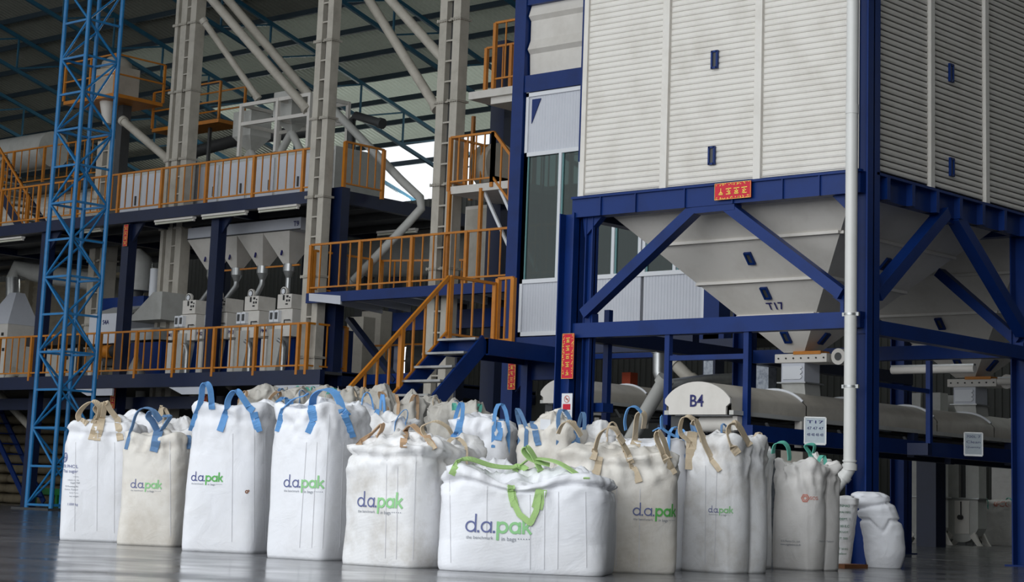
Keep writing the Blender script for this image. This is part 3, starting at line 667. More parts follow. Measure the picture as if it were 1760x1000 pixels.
MB().prism([(x+1.6, Y, Z1+1.5), (x2+.1, Y, Z1+1.5), (x2+.1, Y, Z1+2.2), (x+2.6, Y, Z1+2.2)], (0, 1., 0)).build('side_hood', 'greymach', t)
MB().box(x+1.6, x2+.1, Y, Y+1, Z1+1.0, Z1+1.3).build('grey_tray', 'zinc', t); MB().box(x+1.7, x2+.1, Y+.1, Y+1, Z1, Z1+.95).build('machine_base', 'blue', t)
MB().cyl((x2-.3, Y-.35, Z1), (x2-.32, Y-.35, Z1+.62), .3, .02, 4).build('powder_sack', 'bagg', t)
Y = 31.8; a = onY(234, 500, Y); t = thing('cyclone_aspirator', 'grey round topped cyclone drum standing on a bright blue motor housing', 'machine', (a.x, Y, a.z-.8))
MB().cyl((a.x, Y, a.z), (a.x, Y, a.z+.75), .38, n=24).build('drum', 'greymach', t); MB().tube([(a.x, Y, a.z+.75), (a.x, Y, a.z+.9), (a.x, Y, a.z+1.0), (a.x, Y, a.z+1.12)], [.38, .34, .22, .06], 24).build('dome', 'greymach', t)
MB().box(a.x-.75, a.x+1.0, Y-.5, Y+.5, a.z-.65, a.z-.22).build('motor_housing', 'blue', t); MB().cyl((a.x, Y, a.z-.22), (a.x, Y, a.z), .2, n=16).build('neck', 'shade', t)
MB().cyl((a.x+.75, Y, a.z-.2), (a.x+.75, Y, a.z+.55), .13, n=16).build('filter_bowl', 'whitefr', t)
t2 = thing('dust_duct', 'long grey dust duct running at head height behind the blue lattice column', 'duct', (-46, 34, 5.5))
pts = [onY(22, 520, 33.5), onY(22, 478, 33.5), onY(28, 462, 33.6), onY(60, 468, 34), onY(150, 482, 34), onY(225, 500, 34)]
MB().tube(pts, [.17, .2, .26, .28, .28, .28], 16).build('duct_pipe', 'greymach', t2)
MB().cyl(pts[0], pts[1], .21, n=16).build('duct_joint', 'zinc', t2)
Y = 33.2; a = onY(16, 640, Y); t = thing('dust_hood', 'white cone topped dust collector behind the railing at the far left', 'machine', (a.x, Y, Z1))
w = .85
MB().box(a.x-w, a.x+w*.55, Y-.5, Y+.6, Z1, Z1+1.9).build('collector_body', 'cream', t, bevel=.02)
MB().loft([V((a.x-w, Y-.5, Z1+1.9)), V((a.x+w*.55, Y-.5, Z1+1.9)), V((a.x+w*.55, Y+.6, Z1+1.9)), V((a.x-w, Y+.6, Z1+1.9))], [V((a.x-.1, Y-.15, Z1+2.85)), V((a.x+.25, Y-.15, Z1+2.85)), V((a.x+.25, Y+.15, Z1+2.85)), V((a.x-.1, Y+.15, Z1+2.85))], True, True).build('collector_cone', 'white', t)
mb = MB()
for (u, v) in ((.2, 1.55), (-.1, 1.45), (.3, 1.1)): mb.box(a.x+u, a.x+u+.1, Y-.52, Y-.5, Z1+v, Z1+v+.09)
mb.build('bolt_plates', 'dark', t)
Y = 31.5; a = onY(80, 640, Y); t = thing('motor_cabinet', 'small grey motor cabinet behind the railing left of the blue lattice column', 'machine', (a.x, Y, Z1))
MB().box(a.x-.75, a.x+1.3, Y, Y+.6, Z1, Z1+.95).build('cabinet_body', 'greymach', t); MB().box(a.x-.95, a.x+1.5, Y-.1, Y+.7, Z1+1.05, Z1+1.3).build('black_hood', 'dark', t)
MB().box(a.x-.85, a.x-.7, Y, Y+.1, Z1, Z1+1.05).build('leg', 'dark', t); MB().box(a.x+1.3, a.x+1.45, Y, Y+.1, Z1, Z1+1.05).build('leg', 'dark', t)
mb = MB()
for k in range(4): mb.cyl((a.x+.9+(k % 2)*.2, Y-.02, Z1+.35+(k//2)*.35), (a.x+.9+(k % 2)*.2, Y, Z1+.35+(k//2)*.35), .05, n=10)
mb.build('knobs', 'dark', t)
# inner elevator legs seen behind the lattice column
elevator('slim cream elevator leg behind the blue lattice column, topped by the domed head', 150, 480, 33.0, 10.3, .28, .22, .4, z0=Z1)
# ribbed wall of the storage block behind the machines
def rib_wall(x0, x1, y, z0, z1, pitch=.2):
    mb = MB(); n = int((z1-z0)/pitch)
    for i in range(n):
        z = z0+i*pitch; mb.add([(x0, y, z), (x1, y, z), (x1, y-.05, z+pitch*.5), (x0, y-.05, z+pitch*.5), (x1, y, z+pitch), (x0, y, z+pitch)], [(0, 1, 2, 3), (3, 2, 4, 5)])
    return mb
xw = X_at(275, 480, 37.5)
t = thing('silo_block', 'beige ribbed storage block filling the background behind the left machines', 'storage block', (-52, 37.5, Z1))
rib_wall(-64, xw, 37.5, Z1, 7.3).build('ribbed_wall', 'bwall', t)
for px in (50, 160, 262):
    x = X_at(px, 500, 37.4); MB().box(x-.12, x+.12, 37.3, 37.5, Z1, 7.3).build('cover_strip', 'bwall', t)
xw2 = X_at(170, 300, 35); 
MB().box(-64, xw2, 36.2, 37.2, Z2, Z2+2.4).build('upper_body', 'bwall', t)
rib_wall(-64, xw2, 36.15, Z2, Z2+2.35, .16).build('ribbed_wall', 'rib', t)
MB().box(-64, xw2+.1, 35.2, 36.3, Z2+2.35, Z2+2.5).build('walk_deck', 'shade', t)
railing('dim orange railing on top of the ribbed block at the upper far left', [(-60, 35.3, Z2+2.5), (xw2, 35.3, Z2+2.5)], sp=.42, post=1.7, h=1.15)
# pale drum behind this railing
a = onY(40, 245, 37); tag(MB().cyl((a.x-2.5, 37, a.z-.4), (a.x+1.8, 37, a.z-.4), .6, n=24).build('roof_drum', 'greymach'), 'pale drum lying behind the dim railing at the upper far left', 'drum')
# stair flight at far left going up from the upper floor
def stair_flight(label, x0, x1, ya, za, yb, zb, n, mt='navy', rails=('L', 'R'), tread='zinc', h=1.0, axis='Y', sp=1, name='staircase'):
    """treads span x0..x1 while the flight climbs from (ya,za) to (yb,zb) along the axis"""
    P = (lambda u, v, z: V((u, v, z))) if axis == 'Y' else (lambda u, v, z: V((v, u, z)))
    t = thing(name, label, 'staircase', P((x0+x1)/2, (ya+yb)/2, za))
    for u in (x0, x1):
        MB().bar(P(u, ya, za-.05), P(u, yb, zb-.05), .05, .26, (0, 0, 1)).build('stringer', mt, t)
    for i in range(1, n+1):
        v = ya+(yb-ya)*(i-.4)/n; z = za+(zb-za)*i/n; dv = abs(yb-ya)/n*.55
        mb = MB(); a, b = P(x0, v-dv, z-.04), P(x1, v+dv, z)
        mb.box(min(a.x, b.x), max(a.x, b.x), min(a.y, b.y), max(a.y, b.y), z-.035, z); mb.build('tread', tread, t)
    return t
a, b = onY(60, 385, 31.6), onY(0, 235, 31.6)
stair_flight('dim staircase at the far left climbing from the upper floor with orange rails', 31.2, 32.1, a.x+.2, Z2, a.x-2.6, Z2+2.6, 11, axis='X')
def rail_slope(label, p, q, h=1., n=10, posts=(0, 5, 10), ext=None, drop=0.):
    p, q = V(p), V(q); up = V((0, 0, 1)); t = thing('stair_railing', label, 'railing', (p+q)/2)
    MB().bar(p+up*h, q+up*h, .05, .06).build('top_rail', 'orange', t); MB().bar(p+up*.12, q+up*.12, .04, .045).build('bottom_rail', 'orange', t)
    for i in range(n+1):
        c = p.lerp(q, i/n); k = i in posts
        MB().bar(c+up*(.0 if k else .12), c+up*h, .075 if k else .032, .075 if k else .032, (0, 1, 0)).build('railing_post' if k else 'baluster', 'orange', t)
    return t
rail_slope('dim orange stair railing at the far left above the upper floor', (a.x+.2, 31.2, Z2), (a.x-2.6, 31.2, Z2+2.6), 1.05, 12, (0, 6, 12))
# ------------------------------------------------ lamps under the floors
def lamp(label, px0, py0, px1, py1, Y):
    a, b = onY(px0, py0, Y), onY(px1, py1, Y); z = (a.z+b.z)/2; t = thing('fluorescent_lamp', label, 'lamp', ((a.x+b.x)/2, Y, z), 'fluorescent lamps below the floors')
    MB().box(a.x, b.x, Y-.06, Y+.06, z, z+.05).build('lamp_housing', 'cream', t)
    MB().cyl((a.x+.02, Y, z-.03), (b.x-.02, Y, z-.03), .028, n=12).build('lamp_tube', 'tube', t)
    for x in (a.x, b.x-.03): MB().box(x, x+.03, Y-.03, Y+.03, z-.06, z).build('end_cap', 'cream', t)
lamp('fluorescent lamp below the upper floor at the far left edge', 0, 414, 40, 409, YM-.05)
lamp('fluorescent lamp below the upper floor right behind the blue lattice column', 140, 399, 175, 393, YM+.3)
lamp('fluorescent lamp below the upper floor above the tall cream legs', 268, 383, 334, 375, YM-.06)
lamp('fluorescent lamp below the upper floor above the third grain polisher', 349, 374, 424, 364, YM-.06)
lamp('fluorescent lamp below the upper floor beside the T9 marking', 446, 363, 513, 353, YM-.06)
lamp('fluorescent lamp above the grey tank behind the middle balcony', 650, 401, 716, 396, YM+3)
# vertical red strips
def strip(px, py0, py1, Y, label, w=.2):
    a, b = onY(px, py0, Y), onY(px, py1, Y); banner(label, ((a.x+b.x)/2, Y, (a.z+b.z)/2), (1, 0, 0), w, a.z-b.z, 4)
strip(216, 386, 423, YM+.06, 'faded red paper strip near the top of the navy post left of the tall legs', .17)
strip(194, 664, 702, YM+.06, 'narrow red strip on the navy post just above the beige looped leftmost bag')
strip(353, 660, 690, YM+.06, 'narrow red strip seen through the blue loop of the tall bag')
strip(566, 655, 672, YM+1.35, 'small red strip low on the blue post left of the orange stair rail')
# ------------------------------------------------ sloping chutes
def chute(pts, r, label, m='creamdk', name='chute_pipe', n=14, joints=True):
    t = thing(name, label, 'pipe', pts[len(pts)//2])
    MB().tube(pts, r, n).build('pipe_run', m, t)
    if joints:
        for k in (0, -1):
            d = (V(pts[1])-V(pts[0])).normalized() if k == 0 else (V(pts[-1])-V(pts[-2])).normalized()
            c = V(pts[k]); MB().cyl(c-d*.06, c+d*.06, r*1.25, n=n).build('pipe_collar', m, t)
    return t
def PL_(*l): return [onY(*q) for q in l]
chute(PL_((330, -40, 31), (527, 187, 32)), .115, 'thick cream chute pipe reaching the second tall leg, lower of the close pair')
chute(PL_((350, -50, 31.5), (545, 180, 32.4)), .115, 'thick cream chute pipe reaching the second tall leg, upper of the close pair')
chute(PL_((350, 36, 31), (442, 167, 32)), .085, 'thin cream chute pipe ending over the left side of the white frame')
chute(PL_((360, -10, 32), (497, 152, 32.6)), .085, 'cream chute pipe ending on the small white box of the frame')
chute(PL_((600, -55, 30.5), (750, 185, 30.5)), .11, 'long cream chute pipe sloping down to the third tall leg')
chute(PL_((640, -35, 30), (765, 105, 30)), .11, 'upper cream chute pipe sloping behind the third tall leg')
chute(PL_((565, 180, 31.5), (690, 310, 31.5), (722, 340, 31.4), (724, 358, 31.3), (700, 385, 31.2), (605, 485, 31.0)), .10, 'bent grey chute pipe crossing the middle balcony down to the left', 'greymach')
chute(PL_((212, 208, 32), (290, 275, 32)), .11, 'short cream chute pipe left of the first tall leg')
chute(PL_((330, 262, 36), (410, 240, 36), (560, 222, 36)), .18, 'dark thick duct running level behind the first tall leg', 'shade', 'level_duct')
chute(PL_((604, 300, 32.6), (604, 208, 33), (612, 199, 33), (655, 212, 33)), .11, 'dark bent duct above the upper balcony right of the second leg', 'shade', 'bent_duct')
# white frame with small bins above the cabinets
t = thing('steel_stand', 'white steel frame with small bins standing on the pale cabinets above the balcony', 'steel frame', (-36, 32.5, Z2+1.65))
zt_ = onY(420, 178, 32).z; xa_, xb_ = X_at(413, 230, 32), X_at(530, 230, 32); z0_ = Z2+1.6
for x in (xa_, (xa_+xb_)/2+.1, xb_):
    for y in (32, 33.3): MB().box(x-.045, x+.045, y-.045, y+.045, z0_, zt_).build('post', 'cream', t)
for z in (zt_-.04, (z0_+zt_)/2+.15):
    for y in (32, 33.3): MB().bar((xa_, y, z), (xb_, y, z), .07, .09).build('rail', 'cream', t)
    for x in (xa_, (xa_+xb_)/2+.1, xb_): MB().bar((x, 32, z), (x, 33.3, z), .07, .09).build('rail', 'cream', t)
for i, px in enumerate((432, 500)):
    x = X_at(px, 200, 32.6); zc = zt_-.1 if i == 0 else zt_+.25
    b_ = MB().box(x-.35, x+.35, 32.3, 33., zc-.65, zc).build('small_bin', 'greymach', t)
    MB().loft([V((x-.35, 32.3, zc-.65)), V((x+.35, 32.3, zc-.65)), V((x+.35, 33, zc-.65)), V((x-.35, 33, zc-.65))], [V((x-.08, 32.6, zc-1.)), V((x+.08, 32.6, zc-1.)), V((x+.08, 32.75, zc-1.)), V((x-.08, 32.75, zc-1.))], True, True).build('bin_cone', 'greymach', b_)
    for s in (-1, 1): MB().cyl((x, 32.65, zc-1.), (x+s*.75, 32.65, zc-2.0), .1, n=12).build('branch_pipe', 'greymach', b_)
# domed elevator head with orange service platform
Y = 33.; a = onY(205, 175, Y); t = thing('domed_elevator', 'domed cream elevator head standing on an orange service platform under the roof', 'elevator head', (a.x, Y, a.z-.1))
MB().box(a.x-.7, a.x+.35, Y-.4, Y+.4, a.z, a.z+.95).build('head_casing', 'creamdk', t, bevel=.02)
MB().tube([(a.x-.25, Y, a.z+.95), (a.x-.25, Y, a.z+1.15), (a.x-.25, Y, a.z+1.3), (a.x-.25, Y, a.z+1.36)], [.45, .42, .25, .05], 20).build('head_dome', 'creamdk', t)
MB().box(a.x-1.4, a.x+.95, Y-.9, Y+.8, a.z-.1, a.z).build('platform_deck', 'orange', t)
for (u, v) in ((-1.4, -.9), (.95, -.9), (.95, .8), (-.2, -.9)): MB().box(a.x+u-.03, a.x+u+.03, Y+v-.03, Y+v+.03, a.z, a.z+1.1).build('railing_post', 'orange', t)
for z in (.55, 1.1): MB().bar((a.x-1.4, Y-.9, a.z+z), (a.x+.95, Y-.9, a.z+z), .04, .04).build('rail', 'orange', t); MB().bar((a.x+.95, Y-.9, a.z+z), (a.x+.95, Y+.8, a.z+z), .04, .04).build('rail', 'orange', t)
MB().cyl((a.x+.1, Y-.5, a.z-.1), (a.x+.2, Y-.5, a.z-.75), .2, .12, 12).build('spout', 'cream', t)
MB().box(a.x-.05, a.x+.2, Y, Y+.3, Z2, a.z-.1).build('support_leg', 'shade', t)
# orange service platform behind the first leg
Y = 34.; a, b = onY(262, 210, Y), onY(375, 215, Y); t = thing('service_platform', 'small orange service platform seen on both sides of the first tall leg', 'platform', ((a.x+b.x)/2, Y, a.z))
zz_ = (a.z+b.z)/2
MB().box(a.x, b.x, Y, Y+.9, zz_-.1, zz_).build('platform_deck', 'orange', t)
for u in (a.x, b.x):
    for v in (0, .9): MB().box(u-.03, u+.03, Y+v-.03, Y+v+.03, zz_, zz_+1.05).build('railing_post', 'orange', t)
for z in (.5, 1.05):
    for v in (0, .9): MB().bar((a.x, Y+v, zz_+z), (b.x, Y+v, zz_+z), .04, .04).build('rail', 'orange', t)
for s in (.3, .7): MB().box(a.x*(1-s)+b.x*s-.04, a.x*(1-s)+b.x*s+.04, Y+.4, Y+.48, Z2, zz_-.1).build('support_post', 'shade', t)
# ------------------------------------------------ ground floor below the mezzanine
t = thing('floor_ladder', 'blue sloping ladder standing on the floor at the far left', 'ladder', onY(40, 860, 33))
a, b = onY(45, 862, 33), onY(-30, 700, 33)
for v in (0, .6): MB().bar(a+V((0, v, 0)), b+V((0, v, 0)), .05, .16).build('stringer', 'blue', t)
for i in range(9):
    c = a.lerp(b, (i+.5)/9); MB().bar(c, c+V((0, .6, 0)), .18, .03).build('tread', 'blue', t)
Y = 34.0; a, b = onY(33, 858, Y), onY(105, 858, Y); t = thing('low_bench', 'low green painted bench on the floor behind the blue lattice column', 'bench', ((a.x+b.x)/2, Y, 0))
MB().box(a.x, b.x, Y, Y+.4, .32, .5).build('bench_top', 'bench', t)
for x in (a.x+.2, b.x-.3): MB().box(x, x+.1, Y, Y+.4, 0, .32).build('leg', 'bench', t)
rnd = random.Random(5)
n_ = 0
for k in range(9):
    for i in range(7):
        x = -56+i*1.5+rnd.uniform(-.1, .1); z = k*.30; Y = 35.5+rnd.uniform(-.1, .1)
        mb = MB()
        def sk(u, v, x=x, z=z, Y=Y):
            th = 2*pi*u; ph = pi*(v-.5); sg = lambda a, e: math.copysign(abs(a)**e, a)
            return V((x+.74*sg(cos(ph), .5)*sg(cos(th), .5), Y+.42*sg(cos(ph), .5)*sg(sin(th), .5), z+.15+.15*sg(sin(ph), .7)))
        mb.grid(sk, 16, 8); o = mb.build('grain_sack', 'sackpile')
        tag(o, 'brown grain sack in the dark stack on the floor at the far left', 'sack', 'grain sacks stacked at the far left')
chute(PL_((-10, 700, 32.2), (5, 660, 32.2), (25, 640, 32.2)), .12, 'short pale pipe rising at the far left below the lower floor')
chute(PL_((-5, 672, 32), (60, 742, 32)), .11, 'pale sloping pipe below the lower floor at the far left')
for i, (px, w) in enumerate(((243, .13), (270, .15), (277, .14), (265, .1), (300, .1))):
    a = onY(px, 660, 31.8+.2*i); tag(MB().cyl((a.x, a.y, 0), (a.x, a.y, Z1-.2), w, n=14).build('drop_pipe', 'greymach'), '%s of the grey vertical drop pipes below the lower floor, counted from the left' % ORD[[0, 2, 3, 1, 4][i]], 'pipe', 'drop pipes below the lower floor')
chute(PL_((320, 695, 31.5), (345, 668, 31.5)), .1, 'short sloping pipe below the lower floor right of the drop pipes')
chute(PL_((395, 660, 31.5), (415, 690, 31.5)), .1, 'short sloping pipe below the lower floor behind the blue looped bag')
struct(MB().box(-60, -26, 36.4, 36.5, 0, Z1-.1).build('wall_inner', 'gwall'))
# ================================================================== CABIN, STAIRS, TOWER
YC = 25.04
cb_ = thing('control_cabin', 'raised white panelled control cabin with tall tinted windows and blue steel frame', 'cabin', (-20.3, 26, 0))
xl = X_at(898, 400, YC); x2_ = X_at(1212, 550, YC); Zb, Zt, Zs, Zw = 3.35, 7.62, 4.27, 6.46
def cbx(x0, x1, y0, y1, z0, z1, nm, m): return MB().box(x0, x1, y0, y1, z0, z1).build(nm, m, cb_)
# ribbed white panels (fine vertical ribs)
def vpanel(x0, x1, z0, z1, nm='wall_panel'):
    mb = MB(); n = max(2, int((x1-x0)/.06)); vs_ = []; pr = []
    for i in range(n):
        x = x0+(x1-x0)*i/n; w = (x1-x0)/n; pr += [(x, 0), (x+w*.7, 0), (x+w*.85, .008)]
    pr.append((x1, 0))
    for (x, h) in pr: vs_ += [(x, YC+h, z0), (x, YC+h, z1)]
    mb.add(vs_, [(2*i, 2*i+1, 2*i+3, 2*i+2) for i in range(len(pr)-1)]); mb.box(x0, x1, YC+.02, YC+.08, z0, z1)
    return mb.build(nm, 'white', cb_)
xd1 = X_at(1103, 520, YC)
xs_ = [xl, xl+1.4, xd1, x2_]
vpanel(xl+.06, xl+1.4, Zb+.05, Zs); vpanel(xl+1.4, xd1-.03, Zb+.05, Zs); vpanel(xd1+.03, x2_-.05, Zb+.05, Zs); vpanel(xl+.06, xl+1.25, Zw+.06, Zt-.1); vpanel(xl+1.25, x2_-.05, Zw+.06, Zt-.1)
for z in (Zb, Zs-.02, Zw, Zt-.1): cbx(xl, x2_, YC-.03, YC+.05, z, z+.07, 'sill_trim', 'whitefr')
mull = [xl+.0, X_at(958, 400, YC), X_at(1011, 440, YC)-.25, X_at(1052, 440, YC), X_at(1103, 440, YC)-.06, X_at(1103, 440, YC)+.03, X_at(1158, 450, YC), x2_-.06]
for x in mull: cbx(x, x+.06, YC-.03, YC+.05, Zs+.05, Zw, 'mullion', 'whitefr')
for x in (xl, x2_-.06): cbx(x, x+.06, YC-.03, YC+.05, Zb, Zt, 'corner_trim', 'whitefr')
for a, b in zip(mull[:-1], mull[1:]):
    if b-a > .2:
        w_ = cbx(a+.06, b, YC+.02, YC+.028, Zs+.05, Zw, 'window_pane', 'glass')
        f = .028
        mb = MB(); mb.box(a+.06, a+.06+f, YC, YC+.04, Zs+.05, Zw); mb.box(b-f, b, YC, YC+.04, Zs+.05, Zw); mb.box((a+b)/2-f/2, (a+b)/2+f/2, YC+.04, YC+.06, Zs+.05, Zw)
        mb.build('sash_frame', 'glassfr', w_)
cbx(xl, x2_, YC+.05, YC+3, Zb, Zb+.08, 'cabin_floor', 'shade'); cbx(xl, x2_, YC+.05, YC+3, Zt-.1, Zt, 'cabin_roof', 'shade'); cbx(xl, x2_, YC+3, YC+3.1, Zb, Zt, 'back_wall', 'gwall'); cbx(x2_-.05, x2_, YC+.06, YC+3, Zb, Zt, 'side_wall', 'white'); cbx(xl, xl+.05, YC+.06, YC+3, Zb, Zs, 'side_wall', 'white')
# blue frame of cabin
for (x0, x1, z0, z1) in ((xl-.29, xl-.03, 0, 9.4), (xl+1.27, xl+1.42, Zw-.2, 10.5)): cbx(x0, x1, YC-.08, YC+.2, z0, z1, 'post', 'blue')
cbx(xl-.3, x2_+.4, YC-.05, YC+.15, Zb-.42, Zb-.02, 'beam', 'blue'); cbx(xl-.3, xl+1.4, YC-.06, YC+.15, Zt-.02, Zt+.28, 'beam', 'blue')
cbx(x2_, x2_+.3, YC-.05, YC+.25, Zb-.4, 8, 'post', 'blue'); cbx(x2_, x2_+.24, YC-.04, YC+.2, 0, Zb-.4, 'post', 'navy'); cbx(x2_+.02, x2_+.2, YC-.045, YC-.04, 1.6, Zb-.5, 'flaking_patch', 'flake')
MB().prism([(xl+.0, YC-.04, Zb-.42), (xl+.55, YC-.04, Zb-.42), (xl, YC-.04, Zb-.95)], (0, .06, 0)).build('gusset_plate', 'blue', cb_)
MB().prism([(xl+.13, YC-.02, Zt-.15), (xl+.33, YC-.02, Zt-.15), (xl+.13, YC-.02, Zt-.58)], (0, .015, 0)).build('gusset_plate', 'blue', cb_)
# cream duct panel above cabin
c0, c1 = xl+.0, xl+1.33
mb = MB(); z0, z1 = Zt+.3, Zt+1.55; prof = [(0, 0), (.08, 0), (.2, .1), (.45, 0.02), (.55, .12), (.72, .0), (1, 0)]
prof = [(z0, 0), (z0+.12, 0), (z0+.35, .0), (z0+.5, .09), (z0+.62, 0), (z0+1.0, 0), (z0+1.12, .09), (z1, .0)]
prof = [(0, .0), (.3, .02), (.36, .09), (.5, .02), (.78, .02), (.84, .09), (1., .02)]
vs_ = []
for (t_, h) in prof: vs_ += [(c0, YC-h+.05, z0+(z1-z0)*t_), (c1, YC-h+.05, z0+(z1-z0)*t_)]
mb.add(vs_, [(2*i, 2*i+1, 2*i+3, 2*i+2) for i in range(len(prof)-1)]); mb.box(c0, c1, YC+.05, YC+.5, z0, z1); mb.build('upper_duct_panel', 'cream', cb_)
cbx(c0-.05, c1+.05, YC-.06, YC+.1, z1, z1+.1, 'beam', 'blue')
railing('orange railing at the top edge of the picture above the cream duct panel', [(c0, YC+.1, z1+.1), (c1, YC+.1, z1+.1)], sp=.28, post=1.3)
# ---- landing and stair
Yt = 22.8; pr_ = onY(832, 583, Yt); plf = onY(767, 583, Yt); zl = (pr_.z+plf.z)/2; xR, xL = pr_.x, plf.x
ld = thing('stair_landing', 'small blue steel landing at the top of the stairs beside the white cabin', 'landing', ((xL+xR)/2, 24, 0))
MB().box(xL, xR+.1, Yt, YC-.06, zl-.04, zl).build('landing_deck', 'shade', ld)
for x in (xL, xR+.05): MB().box(x, x+.06, Yt, YC-.06, zl-.26, zl).build('edge_channel', 'blue', ld)
MB().box(xL, xR+.1, Yt, Yt+.08, zl-.24, zl).build('edge_channel', 'blue', ld); MB().box(xL+.05, xR+.1, YC-.3, YC-.1, zl-.5, zl-.04).build('cross_beam', 'blue', ld)
MB().box(xL+.0, xL+.14, YC-.4, YC-.26, 0, zl-.04).build('post', 'blue', ld)
run = .252; n = 13; zr = zl/n
st = stair_flight('blue open staircase with steel treads descending from landing to behind the white bags', xL+.03, xR+.03, Yt-run*n, 0, Yt, zl, n, 'blue')
rail_slope('sloping orange railing on the left side of the open blue stairs', (xL, Yt-run*n, .05), (xL, Yt, zl), 1.02, 13, (0, 4, 9))
yg_ = onX(849, 560, xL).y
railing('orange landing railing at the top of the blue stairs', [(xL, Yt+.05, zl), (xL, yg_, zl)], sp=.27, post=1.6, h=1.03)
railing('orange gate railing of the landing beside the blue cabin post', [(xL+.02, yg_+.05, zl), (X_at(880, 560, yg_+.05), yg_+.05, zl)], sp=.2, post=.6, h=1.12)
# red strip on the cabin post
p = onY(880, 637, YC-.1); banner('red banner with gold characters on the blue post right of the stairs', (p.x, YC-.1, p.z-.04), (1, 0, 0), .17, .56, 5)
# ---- stair tower with orange rails at (740-900, 50-330)
YT = 29.3
tw = thing('stair_tower', 'pale steel stair tower with two decks left of the cabin', 'stair tower', (X_at(830, 300, YT), YT, ZM))
x0, x1 = X_at(772, 320, YT), X_at(885, 310, YT); z2_ = onY(800, 318, YT).z; z3_ = onY(830, 155, YT).z
MB().box(x0, x1, YT, YT+2, z2_-.16, z2_).build('lower_deck', 'cream', tw); MB().box(X_at(806, 150, YT), x1+.6, YT, YT+2, z3_-.16, z3_).build('upper_deck', 'cream', tw)
for x in (x0+.02, X_at(826, 350, YT)): MB().box(x-.035, x+.035, YT-.03, YT+.04, ZM, z2_-.1).build('support_post', 'orange', tw)
xx = X_at(815, 200, YT+1.6); MB().box(xx-.035, xx+.035, YT+1.55, YT+1.62, z2_, z3_-.1).build('support_post', 'orange', tw)
xx = X_at(852, 240, YT+1.9); MB().box(xx-.14, xx+.14, YT+1.9, YT+2.1, z2_, z3_-.15).build('support_column', 'navy', tw)
MB().box(x0+1., x1+.6, YT+.1, YT+1.8, z3_-.3, z3_-.16).build('lamp_tray', 'cream', tw)
for k in (0, .45): MB().bar((x1-1.0+k, YT+.1, z2_-.05), (x1+.15+k, YT+.1, z2_-1.9), .05, .06).build('stair_stringer', 'whitefr', tw)
railing('orange railing round the lower deck of the stair tower', [(x0, YT+1.9, z2_), (x0, YT, z2_), (X_at(846, 300, YT), YT, z2_)], sp=.25, post=1.6, h=1.05)
rail_slope('orange stair railing sloping down from the lower tower deck to the cabin', (X_at(846, 300, YT), YT, z2_), (X_at(890, 300, YT), YT, z2_-.75), 1.05, 3, (0,))
railing('dark looking orange railing at the back of the lower tower deck', [(x0+.6, YT+2.0, z2_+.1), (x1-.2, YT+2.0, z2_+.1)], sp=.22, post=1.2, h=1.05)
xu = X_at(806, 160, YT)
railing('orange railing at the left side of the upper deck of the stair tower', [(xu, YT+.5, z3_), (xu+.95, YT+.5, z3_)], sp=.22, post=.7, h=1.05)
railing('orange railing at the right side of the upper deck next to the blue frame', [(X_at(848, 150, YT), YT, z3_+.1), (X_at(904, 145, YT), YT, z3_+.1)], sp=.3, post=.6, h=1.3)
railing('orange railing of the deck directly beside the blue cabin frame under the tower', [(X_at(826, 470, YT), YT+.9, ZM), (X_at(880, 465, YT), YT+.9, ZM)], sp=.3, post=.9, h=.9)
# tower pole pieces rising from middle balcony
# beige electrical cabinets behind
Y = 31.4
for i, (pa, pb, ya, yb) in enumerate(((800, 838, 355, 470), (855, 880, 365, 460))):
    a, b = onY(pa, ya, Y), onY(pb, yb, Y); t = thing('electric_cabinet', ('taller beige electric cabinet behind the orange bars left of the navy post', 'narrow beige electric cabinet between the navy post and cabin')[i], 'cabinet', ((a.x+b.x)/2, Y, ZM))
    MB().box(a.x, b.x, Y, Y+.5, ZM, a.z).build('cabinet_body', 'cream', t, bevel=.01); MB().box(a.x+.05, b.x-.05, Y-.02, Y, ZM+.2, a.z-.08).build('cabinet_door', 'creamdk', t)
    MB().box(a.x, b.x, Y-.02, Y+.4, ZM-.02, ZM+.12).build('plinth', 'dark', t)
a = onY(862, 262, YT+1.5); t = thing('elevator_boot', 'dark round machine housing on the lower tower deck behind the rails', 'machine', (a.x, YT+1.5, z2_))
MB().cyl((a.x-.35, YT+1.4, z2_+.65), (a.x+.1, YT+1.4, z2_+.65), .5, n=20).build('fan_housing', 'creamdk', t); MB().box(a.x-.35, a.x+.1, YT+1.1, YT+1.7, z2_, z2_+.4).build('fan_base', 'shade', t)
# windows in the far wall seen under the middle balcony
for i, (pa, pb, ya, yb) in enumerate(((672, 742, 597, 617), (672, 742, 622, 640))):
    a, b = onY(pa, ya, 36.3), onY(pb, yb, 36.3)
    t = MB().box(a.x, b.x, 36.3, 36.34, b.z, a.z).build('window_%d' % (i+1), 'skylit'); struct(t)
# cream column and machine under balcony
for i, (pa, pb, ya, yb, Y) in enumerate(((597, 620, 545, 645, 32.5), (622, 650, 535, 640, 34.5))):
    a, b = onY(pa, ya, Y), onY(pb, yb, Y); tag(MB().box(a.x, b.x, Y, Y+.4, Z1-.1, a.z).build('duct_casing', 'creamdk', bevel=.01), ('battered cream casing left of the dark diagonal brace', 'pale casing behind the dark diagonal brace')[i], 'duct')
a = onY(698, 620, 33); tag(MB().cyl((a.x, 33, a.z), (a.x+.35, 33.4, a.z), .38, n=20).build('fan_drum', 'shade'), 'dark round fan drum in front of the bright low windows', 'fan')
